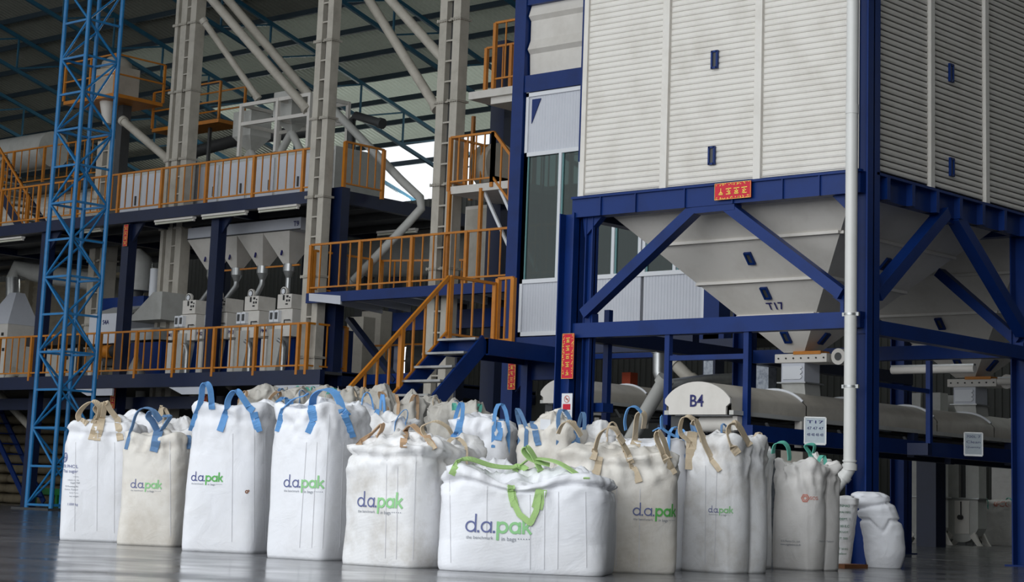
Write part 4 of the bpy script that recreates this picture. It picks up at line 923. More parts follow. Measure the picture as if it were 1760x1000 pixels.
# ================================================================== CONVEYORS AND GEAR UNDER THE BINS
def conveyor(label, tagtxt, cx, y0, y1, zt, w=1.0, sag=0.):
    """arched conveyor hood along Y; zt = crown height"""
    t = thing('belt_conveyor', label, 'conveyor', (cx, y0, zt-.75)); n = 16
    arc = []; 
    for i in range(n+1):
        a = radians(150)-radians(120)*i/n; arc.append((cos(a)*w*.5/cos(radians(30)), (sin(a)-.5)*.38))
    hb = zt-.34
    prof = [(w*.5, hb-.02), (w*.5, hb-.0)] 
    z0_ = zt-.19
    pts = [(-w/2, z0_-.14), (-w/2, z0_)]+[(x*.98, z0_+z*1.0) for x, z in arc[1:-1]]+[(w/2, z0_), (w/2, z0_-.14)]
    top = max(p[1] for p in pts)
    f = MB()
    endp = [V((cx-w*.44, y0, z0_-.19)), V((cx-w*.44, y0, z0_-.10)), V((cx-w/2, y0, z0_-.06)), V((cx-w/2, y0, z0_-.01))]+[V((cx+x*.98, y0, z0_+z)) for x, z in arc[1:-1]]+[V((cx+w/2, y0, z0_-.01)), V((cx+w/2, y0, z0_-.06)), V((cx+w*.44, y0, z0_-.10)), V((cx+w*.44, y0, z0_-.19))]
    e = f.prism(endp[::-1], (0, .03, 0)).build('end_plate', 'cream', t)
    mb = MB(); put_text(mb, tagtxt, (cx, y0-.008, z0_-.03), (1, 0, 0), (0, 0, 1), height=.14); mb.build('conveyor_number', 'ink', e)
    k = 0; y = y0+.03; L = 1.55
    while y < y1 and k < 14:
        yb = min(y+L, y1)
        mb = MB(); vs_ = []
        for (x, z) in pts: vs_ += [V((cx+x, y, z)), V((cx+x, yb-.02, z))]
        mb.add(vs_, [(2*i, 2*i+1, 2*i+3, 2*i+2) for i in range(len(pts)-1)], True); h_ = mb.build('hood_section', 'creamdk', t)
        m2 = MB(); m2.tube([V((cx+x*1.02, yb-.03, z+.012)) for x, z in pts[2:-2]], .018, 6); m2.build('hood_rib', 'whitefr', h_)
        for sx in (-1, 1):
            MB().box(cx+sx*w/2-.03, cx+sx*w/2+.03, y, yb, z0_-.19, z0_-.14).build('side_channel', 'greymach', t)
        # roller and hanger
        yr = y+.8; MB().cyl((cx-w*.45, yr, z0_-.32), (cx+w*.45, yr, z0_-.32), .045, n=12).build('return_roller', 'shade', t)
        for sx in (-1, 1): MB().bar((cx+sx*w*.5, yr-.1, z0_-.25), (cx+sx*w*.5, yr+.02, z0_-.36), .03, .02).build('roller_hanger', 'zinc', t)
        MB().box(cx-w*.4, cx+w*.4, y+.05, y+.55, z0_-.2, z0_-.19).build('belt_tray', 'whitefr', t)
        y = yb; k += 1
    MB().box(cx-w*.4, cx+w*.4, y0+.25, y1, z0_-.24, z0_-.22).build('rubber_belt', 'dark', t)
    MB().cyl((cx-w*.12, y0+.25, z0_-.29), (cx+w*.42, y0+.25, z0_-.29), .09, n=24).build('head_drum', 'cream', t)
    MB().box(cx-w*.48, cx-w*.32, y0+.1, y0+.4, z0_-.36, z0_-.2).build('bearing_block', 'shade', t); MB().box(cx+w*.43, cx+w*.5, y0+.15, y0+.38, z0_-.36, z0_-.2).build('bearing_block', 'cream', t)
    for i in range(5):
        y = y0+1.4+i*2.6
        for sx in (-1, 1):
            if y < y1: MB().box(cx+sx*w*.5-.05, cx+sx*w*.5+.05, y, y+.1, z0_-.5, z0_-.19).build('support_leg', 'cream' if i == 0 else 'navy', t)
    return t
CX4 = -13.72
conveyor('long arched white conveyor marked B4 running back under the ribbed bin', 'B4', onY(1198, 690, 18.45).x, 18.45, 33, onY(1198, 657, 18.45).z+.01, w=.93)
p = onY(962, 668, 23.2)
conveyor('arched white conveyor marked B3 half hidden behind the blue bin post', 'B3', onY(968, 668, 23.2).x, 23.2, 38, onY(962, 650, 23.2).z+.0, w=.92)
# longitudinal blue beams below the conveyors
zc = onY(1198, 657, 18.45).z
xc4 = onY(1198, 690, 18.45).x
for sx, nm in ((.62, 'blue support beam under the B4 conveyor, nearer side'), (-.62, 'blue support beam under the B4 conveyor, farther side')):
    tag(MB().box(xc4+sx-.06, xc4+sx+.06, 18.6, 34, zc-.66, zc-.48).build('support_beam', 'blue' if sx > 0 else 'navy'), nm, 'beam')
tag(MB().box(onY(1003, 700, 19).x, onY(1045, 700, 19).x, 18.9, 19.1, onY(1030, 700, 19).z-.06, onY(1030, 700, 19).z+.05).build('cross_beam', 'blue'), 'blue cross beam between the bin post and the B3 conveyor', 'beam')
q = onY(1043, 650, 19.4); tag(MB().box(q.x-.04, q.x+.04, 19.36, 19.44, q.z-.55, 3.0).build('hanger_post', 'blue'), 'slim blue hanger post right of the tall red banner', 'post')
# slide gates and chutes under the hoppers
def outlet(cx, cy, z0, zend, label):
    t = thing('outlet_chute', label, 'chute', (cx, cy, zend)); 
    MB().box(cx-.26, cx+.5, cy-.19, cy+.19, z0-.13, z0-.02).build('slide_gate', 'cream', t, bevel=.008)
    MB().box(cx+.02, cx+.42, cy-.2, cy-.0, z0-.03, z0+.01).build('orange_cover', 'orange', t)
    for i in range(7): MB().cyl((cx-.2+i*.11, cy-.2, z0-.075), (cx-.2+i*.11, cy-.188, z0-.075), .011, n=8).build('gate_bolt', 'dark', t)
    MB().cyl((cx+.62, cy-.12, z0-.06), (cx+.62, cy+.02, z0-.06), .10, n=24).build('hand_wheel', 'cream', t); MB().cyl((cx+.62, cy-.125, z0-.06), (cx+.62, cy-.12, z0-.06), .05, n=16).build('wheel_hub', 'shade', t)
    MB().bar((cx+.45, cy, z0-.08), (cx+.75, cy, z0-.08), .05, .05).build('gate_spindle', 'zinc', t)
    MB().box(cx-.17, cx+.17, cy-.17, cy+.17, zend+.16, z0-.13).build('chute_body', 'white', t)
    mb = MB(); zz0, zz1 = zend+.2, z0-.17; n = 8
    poly = [V((cx-.14, cy-.185, zz0))]+[V((cx-.14, cy-.185, zz1)), V((cx+.12, cy-.185, zz1))]
    for i in range(n+1): poly.append(V((cx+.13+.02*sin(i*2.2), cy-.185, zz1+(zz0-zz1)*(i+.0)/n)))
    mb.prism(poly, (0, .012, 0)); mb.build('cloth_cover', 'whitefr', t)
    MB().box(cx-.21, cx+.21, cy-.21, cy+.21, zend+.15, zend+.165).build('chute_flange', 'zinc', t)
    MB().loft([V((cx-.17, cy-.17, zend+.15)), V((cx+.17, cy-.17, zend+.15)), V((cx+.17, cy+.17, zend+.15)), V((cx-.17, cy+.17, zend+.15))], [V((cx-.05, cy-.17, zend-.1)), V((cx+.2, cy-.17, zend-.1)), V((cx+.2, cy+.17, zend-.1)), V((cx-.05, cy+.17, zend-.1))], True, True).build('chute_toe', 'greymach', t)
outlet(cxb, 20.62, 2.5, zc-.02, 'pale square outlet chute under the T17 hopper above the B4 conveyor')
outlet(cxb, 24.9, 2.5, zc-.02, 'pale square outlet chute under the rear hopper at the right')
# hanging whiteboards
def board(c, lines, label, w=.23, h=.29):
    t = thing('hanging_board', label, 'board', V(c)-V((0, 0, h/2)))
    ux, out = V((.85, .52, 0)).normalized(), V((.52, -.85, 0)).normalized(); uz = V((0, 0, 1)); c = V(c)
    MB().frame(c, ux*w/2, out*.006, uz*h/2).build('board_face', 'board', t)
    mb = MB(); mb.frame(c-uz*h/2, ux*w/2, out*.012, uz*.012); mb.frame(c+ux*w/2, ux*.008, out*.01, uz*h/2); mb.frame(c-ux*w/2, ux*.008, out*.01, uz*h/2); mb.frame(c+uz*h/2, ux*w/2, out*.01, uz*.008); mb.build('board_frame', 'zinc', t)
    mb = MB()
    for i, s in enumerate(lines): put_text(mb, s, c+out*.009+uz*(h*.33-i*h*.24), ux, uz, width=w*(.4 if len(s) < 3 else .78), height=h*.11)
    mb.build('handwriting', 'ink', t)
board(onY(1401, 740, 18.6), ['T17', '47 47 47', '48 48 48 48'], 'whiteboard with blue handwriting hanging left of the white drainpipe')
q = onX(1673, 763, xc4+.9); board(q, ['700L 7', 'Clean', 'Quantity'], 'small whiteboard with handwriting hanging from the conveyor at the right')
# lamps in the right bay
a = onX(1500, 620, -12.1); b = onX(1598, 614, -12.1)
t = thing('batten_lamp', 'dusty batten lamp fixed beside the blue corner post under the bin', 'lamp', (-12.1, (a.y+b.y)/2, a.z)); z = onX(1550, 622, -12.1).z
MB().cyl((-12.9, YB-.9, z), (-11.75, YB-.9, z), .05, n=14).build('lamp_body', 'cream', t); MB().box(-12.9, -11.75, YB-.93, YB-.87, z+.04, z+.06).build('lamp_housing', 'zinc', t)
q = onY(1745, 655, 24.5); t = thing('batten_lamp', 'batten lamp at the right picture edge beyond the second outlet chute', 'lamp', q)
MB().cyl((q.x-.25, 24.5, q.z), (q.x+.9, 24.5, q.z), .05, n=14).build('lamp_body', 'cream', t); MB().box(q.x-.25, q.x+.9, 24.47, 24.53, q.z+.04, q.z+.06).build('lamp_housing', 'zinc', t)
# thick grey pipe bend behind B4 and B3
def PLy(*l): return [onY(*q) for q in l]
chute(PLy((1133, 600, 24), (1133, 640, 24), (1138, 655, 24), (1155, 662, 24), (1210, 655, 24.5), (1320, 648, 26)), .10, 'grey pipe bending below the cabin then running level behind conveyor B4', 'zinc', 'bent_pipe', 16)
chute(PLy((1142, 655, 23.6), (1108, 712, 23.6), (1022, 868, 23.6), (1015, 880, 23.6)), .11, 'dull grey pipe sloping down to the left behind the white bags', 'greymach', 'sloping_pipe', 16)
chute(PLy((1160, 625, 25), (1190, 655, 25)), .10, 'short cream pipe sloping behind the blue hanger post', 'creamdk', 'sloping_pipe', 16)
q = onY(1076, 655, 26); tag(MB().box(q.x-.09, q.x+.09, 26, 26.2, q.z-.15, q.z+.15).build('switch_box', 'lredbox'), 'small orange red switch box below the cabin near conveyor B3', 'switch box')
for i, (px, w) in enumerate(((1309, .1),)):
    q = onY(px, 640, 23.5); tag(MB().box(q.x-.12, q.x+.12, 23.5, 23.7, 0, 2.7).build('steel_post', 'flake'), 'steel post with flaking silver paint left of the outlet chute', 'post')
for i, px in enumerate((1353, 1372)):
    q = onY(px, 640, 25.5); tag(MB().box(q.x-.1, q.x+.1, 25.5, 25.7, 0, 2.75).build('casing_leg', 'creamdk'), ('left pale casing leg behind the T17 outlet chute', 'right pale casing leg behind the T17 outlet chute')[i], 'casing')
for i, (pa, ya, pb, yb, Y) in enumerate(((1000, 590, 1190, 600, 21.5), (1165, 600, 1290, 600, 24.), (905, 640, 1010, 640, 27.5))):
    a, b = onY(pa, ya, Y), onY(pb, yb, Y); z = a.z
    tag(MB().box(a.x, b.x, Y, Y+.15, z-.14, z+.14).build('support_beam', 'navy'), ('dark blue beam just below the lower front beam, left part', 'dark blue beam behind the cross rail above conveyor B4', 'dark blue beam behind the B3 end plate')[i], 'beam')
# elevator boots in the right background
def boot(cx, y, label, scale=1.):
    t = thing('elevator_boot', label, 'elevator boot', (cx, y, 0), 'elevator boots in the right background'); w = .42*scale; d = .3*scale
    for s in (-1, 1): MB().box(cx+s*.26*scale-.17*scale, cx+s*.26*scale+.17*scale, y-.05, y+.3*scale, 1.08*scale, 3.4).build('casing', 'greymach', t)
    MB().box(cx-.1*scale, cx+.1*scale, y+.05, y+.2, 1.08*scale, 3.4).build('back_plate', 'shade', t)
    MB().box(cx-w-.06, cx+w+.06, y-d*.3-.06, y+d+.06, 1.06*scale, 1.09*scale).build('bolted_flange', 'zinc', t)
    zb = .21*scale
    poly = [V((cx-w, y-.08, 1.06*scale)), V((cx-w, y-.08, zb+.18)), V((cx-w+.1, y-.08, zb)), V((cx+w-.1, y-.08, zb)), V((cx+w, y-.08, zb+.18)), V((cx+w, y-.08, 1.06*scale))]
    MB().prism(poly[::-1], (0, d+.1, 0)).build('boot_body', 'greymach', t)
    MB().box(cx-.17, cx+.2, y-.1, y-.08, zb+.05, 1.02*scale).build('inspection_door', 'cream', t); MB().cyl((cx, y-.2, zb+.42), (cx, y-.1, zb+.42), .055, n=12).build('take_up_bearing', 'dark', t); MB().cyl((cx, y-.12, zb+.45), (cx, y-.12, 1.*scale), .014, n=8).build('take_up_screw', 'dark', t)
    mb = MB(); n = 10; ar = [V((cx-w+.12, y-.09, zb))]+[V((cx-cos(pi*i/n)*(w-.14), y-.09, zb-.14*sin(pi*i/n))) for i in range(1, n)]+[V((cx+w-.12, y-.09, zb))]; mb.prism(ar, (0, d, 0)); mb.build('rounded_bottom', 'greymach', t)
    for sx in (-1, 1):
        for sy in (0, 1):
            yy = y-.1+sy*(d+.1); MB().prism([V((cx+sx*(w-.08), yy, zb+.1)), V((cx+sx*(w-.2), yy, zb)), V((cx+sx*(w-.02), yy, 0)), V((cx+sx*(w+.1), yy, 0)), V((cx+sx*(w+.02), yy, zb-.1))], (0, .06, 0)).build('leg', 'cream', t)
    return t
q = onZ(1627, 936, 0); sc_ = 1.0
boot(onY(1590, 900, 40).x, 40., 'pale steel elevator boot on four splayed legs in the right background, nearer one', .98)
boot(onY(1656, 900, 40.9).x, 40.9, 'pale steel elevator boot just right of the nearer one in the right background', .98)
# posts at the right
q = onZ(1588, 940, 0); Yq = onY(1588, 900, 36).y
tag(MB().box(onY(1575, 900, 36).x, onY(1575, 900, 36).x+.45, 36, 36.4, 0, 2.6).build('machine_post', 'navy'), 'dark navy post on the floor left of the elevator boots', 'post')
p_ = onY(1540, 850, 30); tag(MB().box(p_.x-.05, p_.x+.05, 30, 30.1, 0, 2.5).build('slim_post', 'shade'), 'slim dark post behind the folded white sack', 'post')
# ================================================================== BULK BAGS
NZ = noise.noise
def sgp(a, e): return math.copysign(abs(a)**e, a)
class Bag:
    def __init__(s, label, corner, phi, w, d, h, mt, seed, group=None, depth=None, taper=.10, crown=.04, crumple=.045, gather=.0, bulge=.04, lobes=(0, 0), expo=5., nu=120, nv=64, sag=0., lean=(0, 0), peak=.05, wr=1., tilt=0., base_in=.02, rim=.010, hump=()):
        P = onZ(*corner) if len(corner) == 2 else V(corner)
        vd = V((P.x, P.y, 0)).normalized(); rt0 = V((vd.y, -vd.x, 0)); n0 = -vd
        c_, s_ = cos(radians(phi)), sin(radians(phi))
        n = n0*c_-rt0*s_; rt = rt0*c_+n0*s_
        C = P-n*d/2-rt*w/2; s.C, s.n, s.rt, s.w, s.d, s.h, s.mt = C, n, rt, w, d, h, mt
        s.t = thing('bulk_bag', label, 'bulk bag', C, group); s.seed = seed
        so = V((seed*13.7, seed*7.3, seed*3.1))
        def surf(u, v):
            th = 2*pi*u-pi/2                      # u=0 is the centre of the front face
            top = max(0., (v-.68)/.32); zz = min(1., v/.68)
            ex = (expo+3*max(0, 1-zz*3) if zz < .8 else expo-(expo-3.2)*((zz-.8)/.2)*.5)
            rr_ = (abs(cos(th))**ex+abs(sin(th))**ex)**(-1/ex); cx, cy = rr_*cos(th), rr_*sin(th)
            corner_ = (abs(cos(th))*abs(sin(th))*2)**3
            k = 1+bulge*sin(pi*min(1, zz*1.05))*(1-corner_*.5)
            if zz < .07: k *= 1-base_in*(1-zz/.07)**2
            tp = max(0., (zz-.80)/.2); k *= 1-taper*tp**1.6*(1-.5*corner_)
            z = h*zz
            z += peak*corner_*max(0, (zz-.7)/.3)**2
            # lobes on the front and right faces
            a = (th+pi/2) % (2*pi)
            if lobes[0] and (a < pi/4 or a > 7*pi/4): kk = (cx+1)/2; k *= 1+.08*(abs(sin(pi*lobes[0]*kk))**.6-.6)*sin(pi*min(1, zz*.95+.05))**.5
            if lobes[1] and pi/4 <= a < 3*pi/4: kk = (cy+1)/2; lb_ = .26*(abs(sin(pi*lobes[1]*kk))**.55-.75)*sin(pi*min(1, zz*.95+.05))**.4; cx += lb_; k *= 1+.0*(abs(sin(pi*lobes[1]*kk))**.6-.6)*sin(pi*min(1, zz*.95+.05))**.5
            if top > 0:
                r = 1-top*.93; k *= r if top < 1 else .07
                z += crown*sin(pi*top*.5)-sag*sin(pi*min(1, top*1.2))*.8 - peak*corner_*min(1, top*2.2)
                if gather:
                    g_ = max(0., (top-.55)/.45); z += gather*g_**.8; k = max(k, .14*(1-.3*g_)) if top > .6 else k
                    k *= 1+.22*g_*sin(7*th+seed)
            x, y = cx*w/2*k, -0+cy*d/2*k
            p = V((x, y, z)); q = p+so
            wt = (.05+.95*max(0., (zz-.62)/.38)**1.5)*wr
            dn = .020*NZ(q*1.7)+.007*NZ(V((q.x*5, q.y*5, q.z*1.6)))
            rid = 1-abs(NZ(V((q.x*6, q.y*6, q.z*4.5)))*2); rid2 = 1-abs(NZ(V((q.x*11, q.y*11, q.z*9)))*2)
            dn += wt*(.036*rid+.020*rid2+.026*(1-abs(NZ(V((q.x*9+q.z*3, q.y*9, q.z*2.2)))*2.4)))*min(1, zz*6)-.030*wt
            rl = .905+.02*NZ(V((q.x*2.5, q.y*2.5, 3))); dn += rim*(math.exp(-((zz-rl-.05)/.035)**2)-1.3*math.exp(-((zz-rl)/.016)**2))
            for (hx, ha, hw_) in hump: p.z += ha*math.exp(-((cx*(1-top*.93)-hx)/hw_)**2)*max(0, (zz-.75)/.25)**1.5*(1-.5*top)
            rad = V((x/(w*w), y/(d*d), 0)); rad = rad.normalized() if rad.length > 1e-6 else V((0, 0, 1))
            if top > .02:
                dz = crumple*(.9*NZ(q*3.3)+.55*(1-abs(NZ(q*5.7)*2))+.3*(1-abs(NZ(q*10)*2))-.3)*min(1, top*5)
                p.z += dz; p += rad*crumple*.5*NZ(q*6+V((5, 1, 2)))*min(1, top*5)
                p += rad*dn*.5
            else: p += rad*dn
            zf = p.z/h; p.x += lean[0]*zf*zf; p.y += lean[1]*zf*zf
            if p.z < .004: p.z = .004*0
            return C+rt*p.x+n*(-p.y)+V((0, 0, max(0, p.z)))
        mb = MB(); W = nu
        vs_ = [surf(i/nu, j/nv) for j in range(nv+1) for i in range(nu)]
        fs_ = [(j*W+i, j*W+(i+1) % W, (j+1)*W+(i+1) % W, (j+1)*W+i) for j in range(nv) for i in range(nu)]
        fs_ += [tuple(range(W))[::-1], tuple(nv*W+i for i in range(W))]
        s.bvh = BVHTree.FromPolygons(vs_, fs_[:-2]); s.surf = surf
        mb.add(vs_, fs_, True); s.body = mb.build('bag_body', mt, s.t)
    def hit(s, px, py, off=.006):
        d = ray(px, py).normalized(); r = s.bvh.ray_cast(OC, d)
        if r[0] is None:
            near = s.bvh.find_nearest(OC+d*(s.C-OC).length); return None, None
        nn = r[1]; nn = nn if nn.dot(d) < 0 else -nn
        return r[0]+nn*off, nn
    def at_depth(s, px, py, dep): d = ray(px, py); return OC+d*dep
    def dep(s, p): return (p-OC).dot(_f)
    def strap(s, legA, arch, legB, m='strapb', w=.055, edge=.45):
        """legs follow the cloth, the arch stands free above it"""
        pts = []; fl = []
        def leg(l):
            out = []
            for k in range(len(l)-1):
                for q in range(4):
                    a = q/4; out.append((l[k][0]*(1-a)+l[k+1][0]*a, l[k][1]*(1-a)+l[k+1][1]*a))
            out.append(l[-1]); r = []
            for (x, y) in out:
                h_, nn = s.hit(x, y, .007)
                if h_ is not None: r.append(h_)
            return r
        A = leg(legA) if legA else []; B = leg(legB) if legB else []
        dA = s.dep(A[-1]) if A else (s.dep(B[0]) if B else s.dep(s.C)-s.d*.3); dB = s.dep(B[0]) if B else dA
        if dB-dA > .6: dB = dA+.5
        AR = []
        # smooth arch through given pixels
        ctl = [legA[-1] if legA else arch[0]]+list(arch)+[legB[0] if legB else arch[-1]]
        N = len(ctl)
        for k in range(N-1):
            p0, p1, p2, p3 = ctl[max(k-1, 0)], ctl[k], ctl[k+1], ctl[min(k+2, N-1)]
            for q in range(5):
                a = q/5; f = [.5*((2*p1[i])+(-p0[i]+p2[i])*a+(2*p0[i]-5*p1[i]+4*p2[i]-p3[i])*a*a+(-p0[i]+3*p1[i]-3*p2[i]+p3[i])*a**3) for i in (0, 1)]
                g_ = (k+a)/(N-1); AR.append(s.at_depth(f[0], f[1], dA*(1-g_)+dB*g_))
        AR.append(s.at_depth(ctl[-1][0], ctl[-1][1], dB))
        wd_leg = _r0; pts = A+AR[1:-1]+B; wds = []
        for i in range(len(pts)):
            if i < len(A)-1 or i >= len(A)+len(AR)-2: wds.append(_r0)
            else:
                k = i-len(A)+1; a = pi*k/max(1, len(AR)); wds.append((_r0*edge+_f*(1-edge)+V((0, 0, .12))).normalized())
        mb = MB(); mb.ribbon(pts, wds, w, .004); return mb.build('lifting_loop', m, s.t)
    def patch(s, px0, py0, px1, py1, m='strapb', w=.055):
        pts = []
        for i in range(9):
            h_, nn = s.hit(px0+(px1-px0)*i/8, py0+(py1-py0)*i/8, .008)
            if h_ is not None: pts.append(h_)
        if len(pts) > 2: MB().ribbon(pts, _r0, w, .004).build('sewn_strap', m, s.t)
    def seam(s, *pp, m='seam', w=.0045, nm='seam_line', off=.003):
        pts = []; ns = []
        for (a, b) in zip(pp[:-1], pp[1:]):
            for i in range(14):
                h_, nn = s.hit(a[0]+(b[0]-a[0])*i/14, a[1]+(b[1]-a[1])*i/14, off)
                if h_ is not None: pts.append(h_); ns.append(nn)
        if len(pts) > 2: MB().ribbon(pts, [(pts[min(i+1, len(pts)-1)]-pts[max(i-1, 0)]).cross(ns[i]) for i in range(len(pts))], w, .0012 if w < .02 else .004).build(nm, m, s.t)
    def flatshape(s, name, m, quads, px, py, pxw, U, face=None, off=.005):
        """quads: list of (pts2d, faces) in units; mapped so that U units span pxw pixels round pixel (px,py)"""
        h_, nn = s.hit(px, py, 0)
        if h_ is None: return
        nn = face or V((nn.x, nn.y, 0)).normalized(); ux = V((0, 0, 1)).cross(nn).normalized(); ux = ux if ux.dot(_r0) > 0 else -ux
        dep = s.dep(h_); k = pxw*dep/FPX/abs(ux.dot(_r))/U
        uz = V((0, 0, 1)); mb = MB()
        for (vs_, fs_) in quads:
            o = []
            for (x, y) in vs_:
                p = h_+ux*(x*k)+uz*(y*k); r = s.bvh.ray_cast(p+nn*.25, -nn)
                o.append((r[0]+nn*off) if r[0] is not None else p+nn*off)
            mb.add(o, fs_)
        return mb.build(name, m, s.t)
def ringq(cx, cy, r, t, n=28, a0=0, a1=2*pi):
    vs_ = []
    for i in range(n+1):
        a = a0+(a1-a0)*i/n
        for rr in (r, r-t/2, r-t): vs_.append((cx+cos(a)*rr, cy+sin(a)*rr))
    return (vs_, [(3*i+j, 3*i+3+j, 3*i+4+j, 3*i+1+j) for i in range(n) for j in (0, 1)])
def stemq(x0, y0, x1, y1, t, n=6):
    dx, dy = x1-x0, y1-y0; L = math.hypot(dx, dy); nx, ny = -dy/L*t/2, dx/L*t/2; vs_ = []
    for i in range(n+1):
        a = i/n; vs_ += [(x0+dx*a+nx, y0+dy*a+ny), (x0+dx*a-nx, y0+dy*a-ny)]
    return (vs_, [(2*i, 2*i+1, 2*i+3, 2*i+2) for i in range(n)])
def logo(bag, px, py, pxw, navy='lnavy', green='lgreen', face=None, sub=True):
    """the printed bag maker's wordmark"""
    off = -2.92; t = .15; T = .24
    q = [ringq(.5+off, .5, .5, t), stemq(.93+off, 0, .93+off, 1.62, t), ringq(1.9+off, .5, .5, t), stemq(2.33+off, 0, 2.33+off, 1., t), stemq(1.19+off, 0, 1.19+off, .2, .2, 1), stemq(2.6+off, 0, 2.6+off, .2, .2, 1)]
    bag.flatshape('navy_letters', navy, q, px, py, pxw, 5.9, face)
    g_ = [ringq(3.35+off, .5, .53, T), stemq(2.94+off, -.62, 2.94+off, 1.02, T), ringq(4.45+off, .5, .53, T), stemq(4.88+off, 0, 4.88+off, 1.02, T), stemq(5.22+off, 0, 5.22+off, 1.6, T), stemq(5.3+off, .42, 5.85+off, 1.0, T*.95), stemq(5.42+off, .6, 5.9+off, 0, T*.95)]
    bag.flatshape('green_letters', green, g_, px, py, pxw, 5.9, face)
    if sub:
        qs = []
        for (s_, x0, x1, y) in (('the benchmark', .12, 2.55, -.42), ('in bags', 3.3, 4.6, -.42)):
            vs_, fs_, w, h = text_mesh(s_); k = (x1-x0)/w; qs.append(([(x0+off+x*k, y+(yy-h)*k*1.0+.12) for x, yy in vs_], fs_))
        for i in range(5): qs.append(([(4.75+off+i*.24+a, -.48+b) for a, b in ((0, 0), (.09, 0), (.09, .09), (0, .09))], [(0, 1, 2, 3)]))
        bag.flatshape('tagline_letters', 'lgrey', qs, px, py, pxw, 5.9, face)
def print_text(bag, lines, m, name='printed_text', face=None):
    for (s_, px, py, pxw) in lines:
        vs_, fs_, w, h = text_mesh(s_)
        bag.flatshape(name, m, [([(x/w-.5, (y-h/2)/w) for x, y in vs_], fs_)], px, py, pxw, 1., face)
GF = 'front row of full bulk bags'
# ---- B1
b = Bag('leftmost white bulk bag with beige loops and faded sugar company print', (226, 933), 8, 0.74, .7, 1.16, 'bagw', 1, GF, rim=.02, taper=.2, crown=.05, crumple=.05, peak=.02)
b.strap([(157, 756), (168, 722)], [(172, 700), (160, 690), (145, 698), (135, 712)], [(136, 722), (150, 729)], 'strapt', .065)
b.strap([(167, 757), (176, 720)], [(180, 698), (183, 692), (190, 705)], [(202, 720), (207, 757)], 'strapt', .065)
b.strap([(160, 727), (170, 712)], [(163, 702), (172, 693), (184, 699)], None, 'strapt', .05)
b.seam((168, 740), (166, 925)); b.seam((197, 760), (196, 928)); b.seam((130, 760), (128, 925))
print_text(b, [('MITR PHOL', 116, 801, 32), ('Thai sugar', 119, 810, 28)], 'lnavyf', face=None)
b.flatshape('round_emblem', 'lnavyf', [ringq(0, 0, .5, .1, 20), stemq(-.22, -.3, -.22, .3, .1), stemq(.22, -.3, .22, .3, .1), stemq(-.22, 0, .22, 0, .1)], 113, 786, 9, 1.)
print_text(b, [('packed by', 131, 819, 9), ('industry co., ltd.', 126, 825, 20), ('Sugar Mill', 129, 830, 16), ('99 Phuwiang Rd.', 123, 836, 24), ('District Thailand', 122, 841, 24), ('Quality Product', 127, 847, 16), ('net weight', 127, 853, 16)], 'lgrey')
print_text(b, [('1.000 kg', 125, 867, 18)], 'lnavyf')
# ---- B2
b = Bag('short tan stained bulk bag with faded blue loops, second from left', (300, 940), 18, .60, .62, 1.02, 'bagt', 2, GF, taper=.06, crown=-.02, crumple=.04, peak=.06, gather=.10)
b.strap([(264, 776), (271, 742)], [(262, 724), (255, 715), (262, 706), (275, 722)], None, 'strapbd', .075)
b.strap([(217, 772), (227, 735)], [(234, 712), (246, 701), (262, 704), (266, 716)], None, 'strapbd', .035)
b.patch(324, 742, 322, 772, 'strapbd', .05); b.strap([(265, 776), (276, 742)], None or [(284, 730), (292, 716), (280, 715)], None, 'strapbd', .06)
b.seam((292, 745), (293, 935)); logo(b, 250, 839, 55, 'lnavyf', 'lgreenf')
# ---- B3
b = Bag('tallest white bulk bag with bright blue loops, third from left', (437, 952), 17, .70, .72, 1.29, 'bagw', 3, GF, taper=.0, crown=.0, crumple=.05, peak=.04, lean=(.03, 0))
b.strap([(330, 740), (341, 704)], [(346, 685), (348, 665), (354, 658), (361, 668)], [(364, 696), (365, 703)], 'strapb', .055, .6)
b.strap([(378, 741), (391, 703)], [(392, 688), (400, 674), (408, 672), (416, 682)], [(428, 700), (436, 706)], 'strapb', .06, .6)
b.patch(436, 708, 444, 742, 'strapb', .07)
b.seam((437, 715), (436, 948)); b.seam((400, 745), (398, 945)); b.seam((455, 745), (456, 945))
logo(b, 354, 827, 57)
b.flatshape('mud_spot', 'wood', [ringq(0, 0, .5, .3, 9), ringq(.5, .3, .3, .2, 7)], 424, 845, 6, 1.)
# ---- B4
b = Bag('tall white bulk bag with three blue straps and stained top, fourth from left', (553, 964), 36, .62, .66, 1.24, 'bagw', 4, GF, taper=.04, crown=.0, crumple=.07, peak=.05, gather=.06)
b.strap([(478, 742), (487, 703)], [(505, 686), (523, 680), (530, 676)], None, 'strapb', .05)
b.patch(532, 745, 541, 724, 'strapb', .072); b.patch(541, 724, 536, 704, 'strapb', .072)
b.strap([(537, 705), (537, 697)], [(540, 680), (555, 669), (573, 673), (584, 690)], [(588, 706), (597, 714)], 'strapb', .07, .6)
b.patch(590, 712, 603, 752, 'strapb', .08)
b.seam((566, 712), (553, 960)); b.seam((527, 760), (514, 955)); b.seam((545, 760), (535, 955)); b.seam((590, 760), (583, 955))
logo(b, 519, 838, 70, 'lnavyf', 'lgreenf')
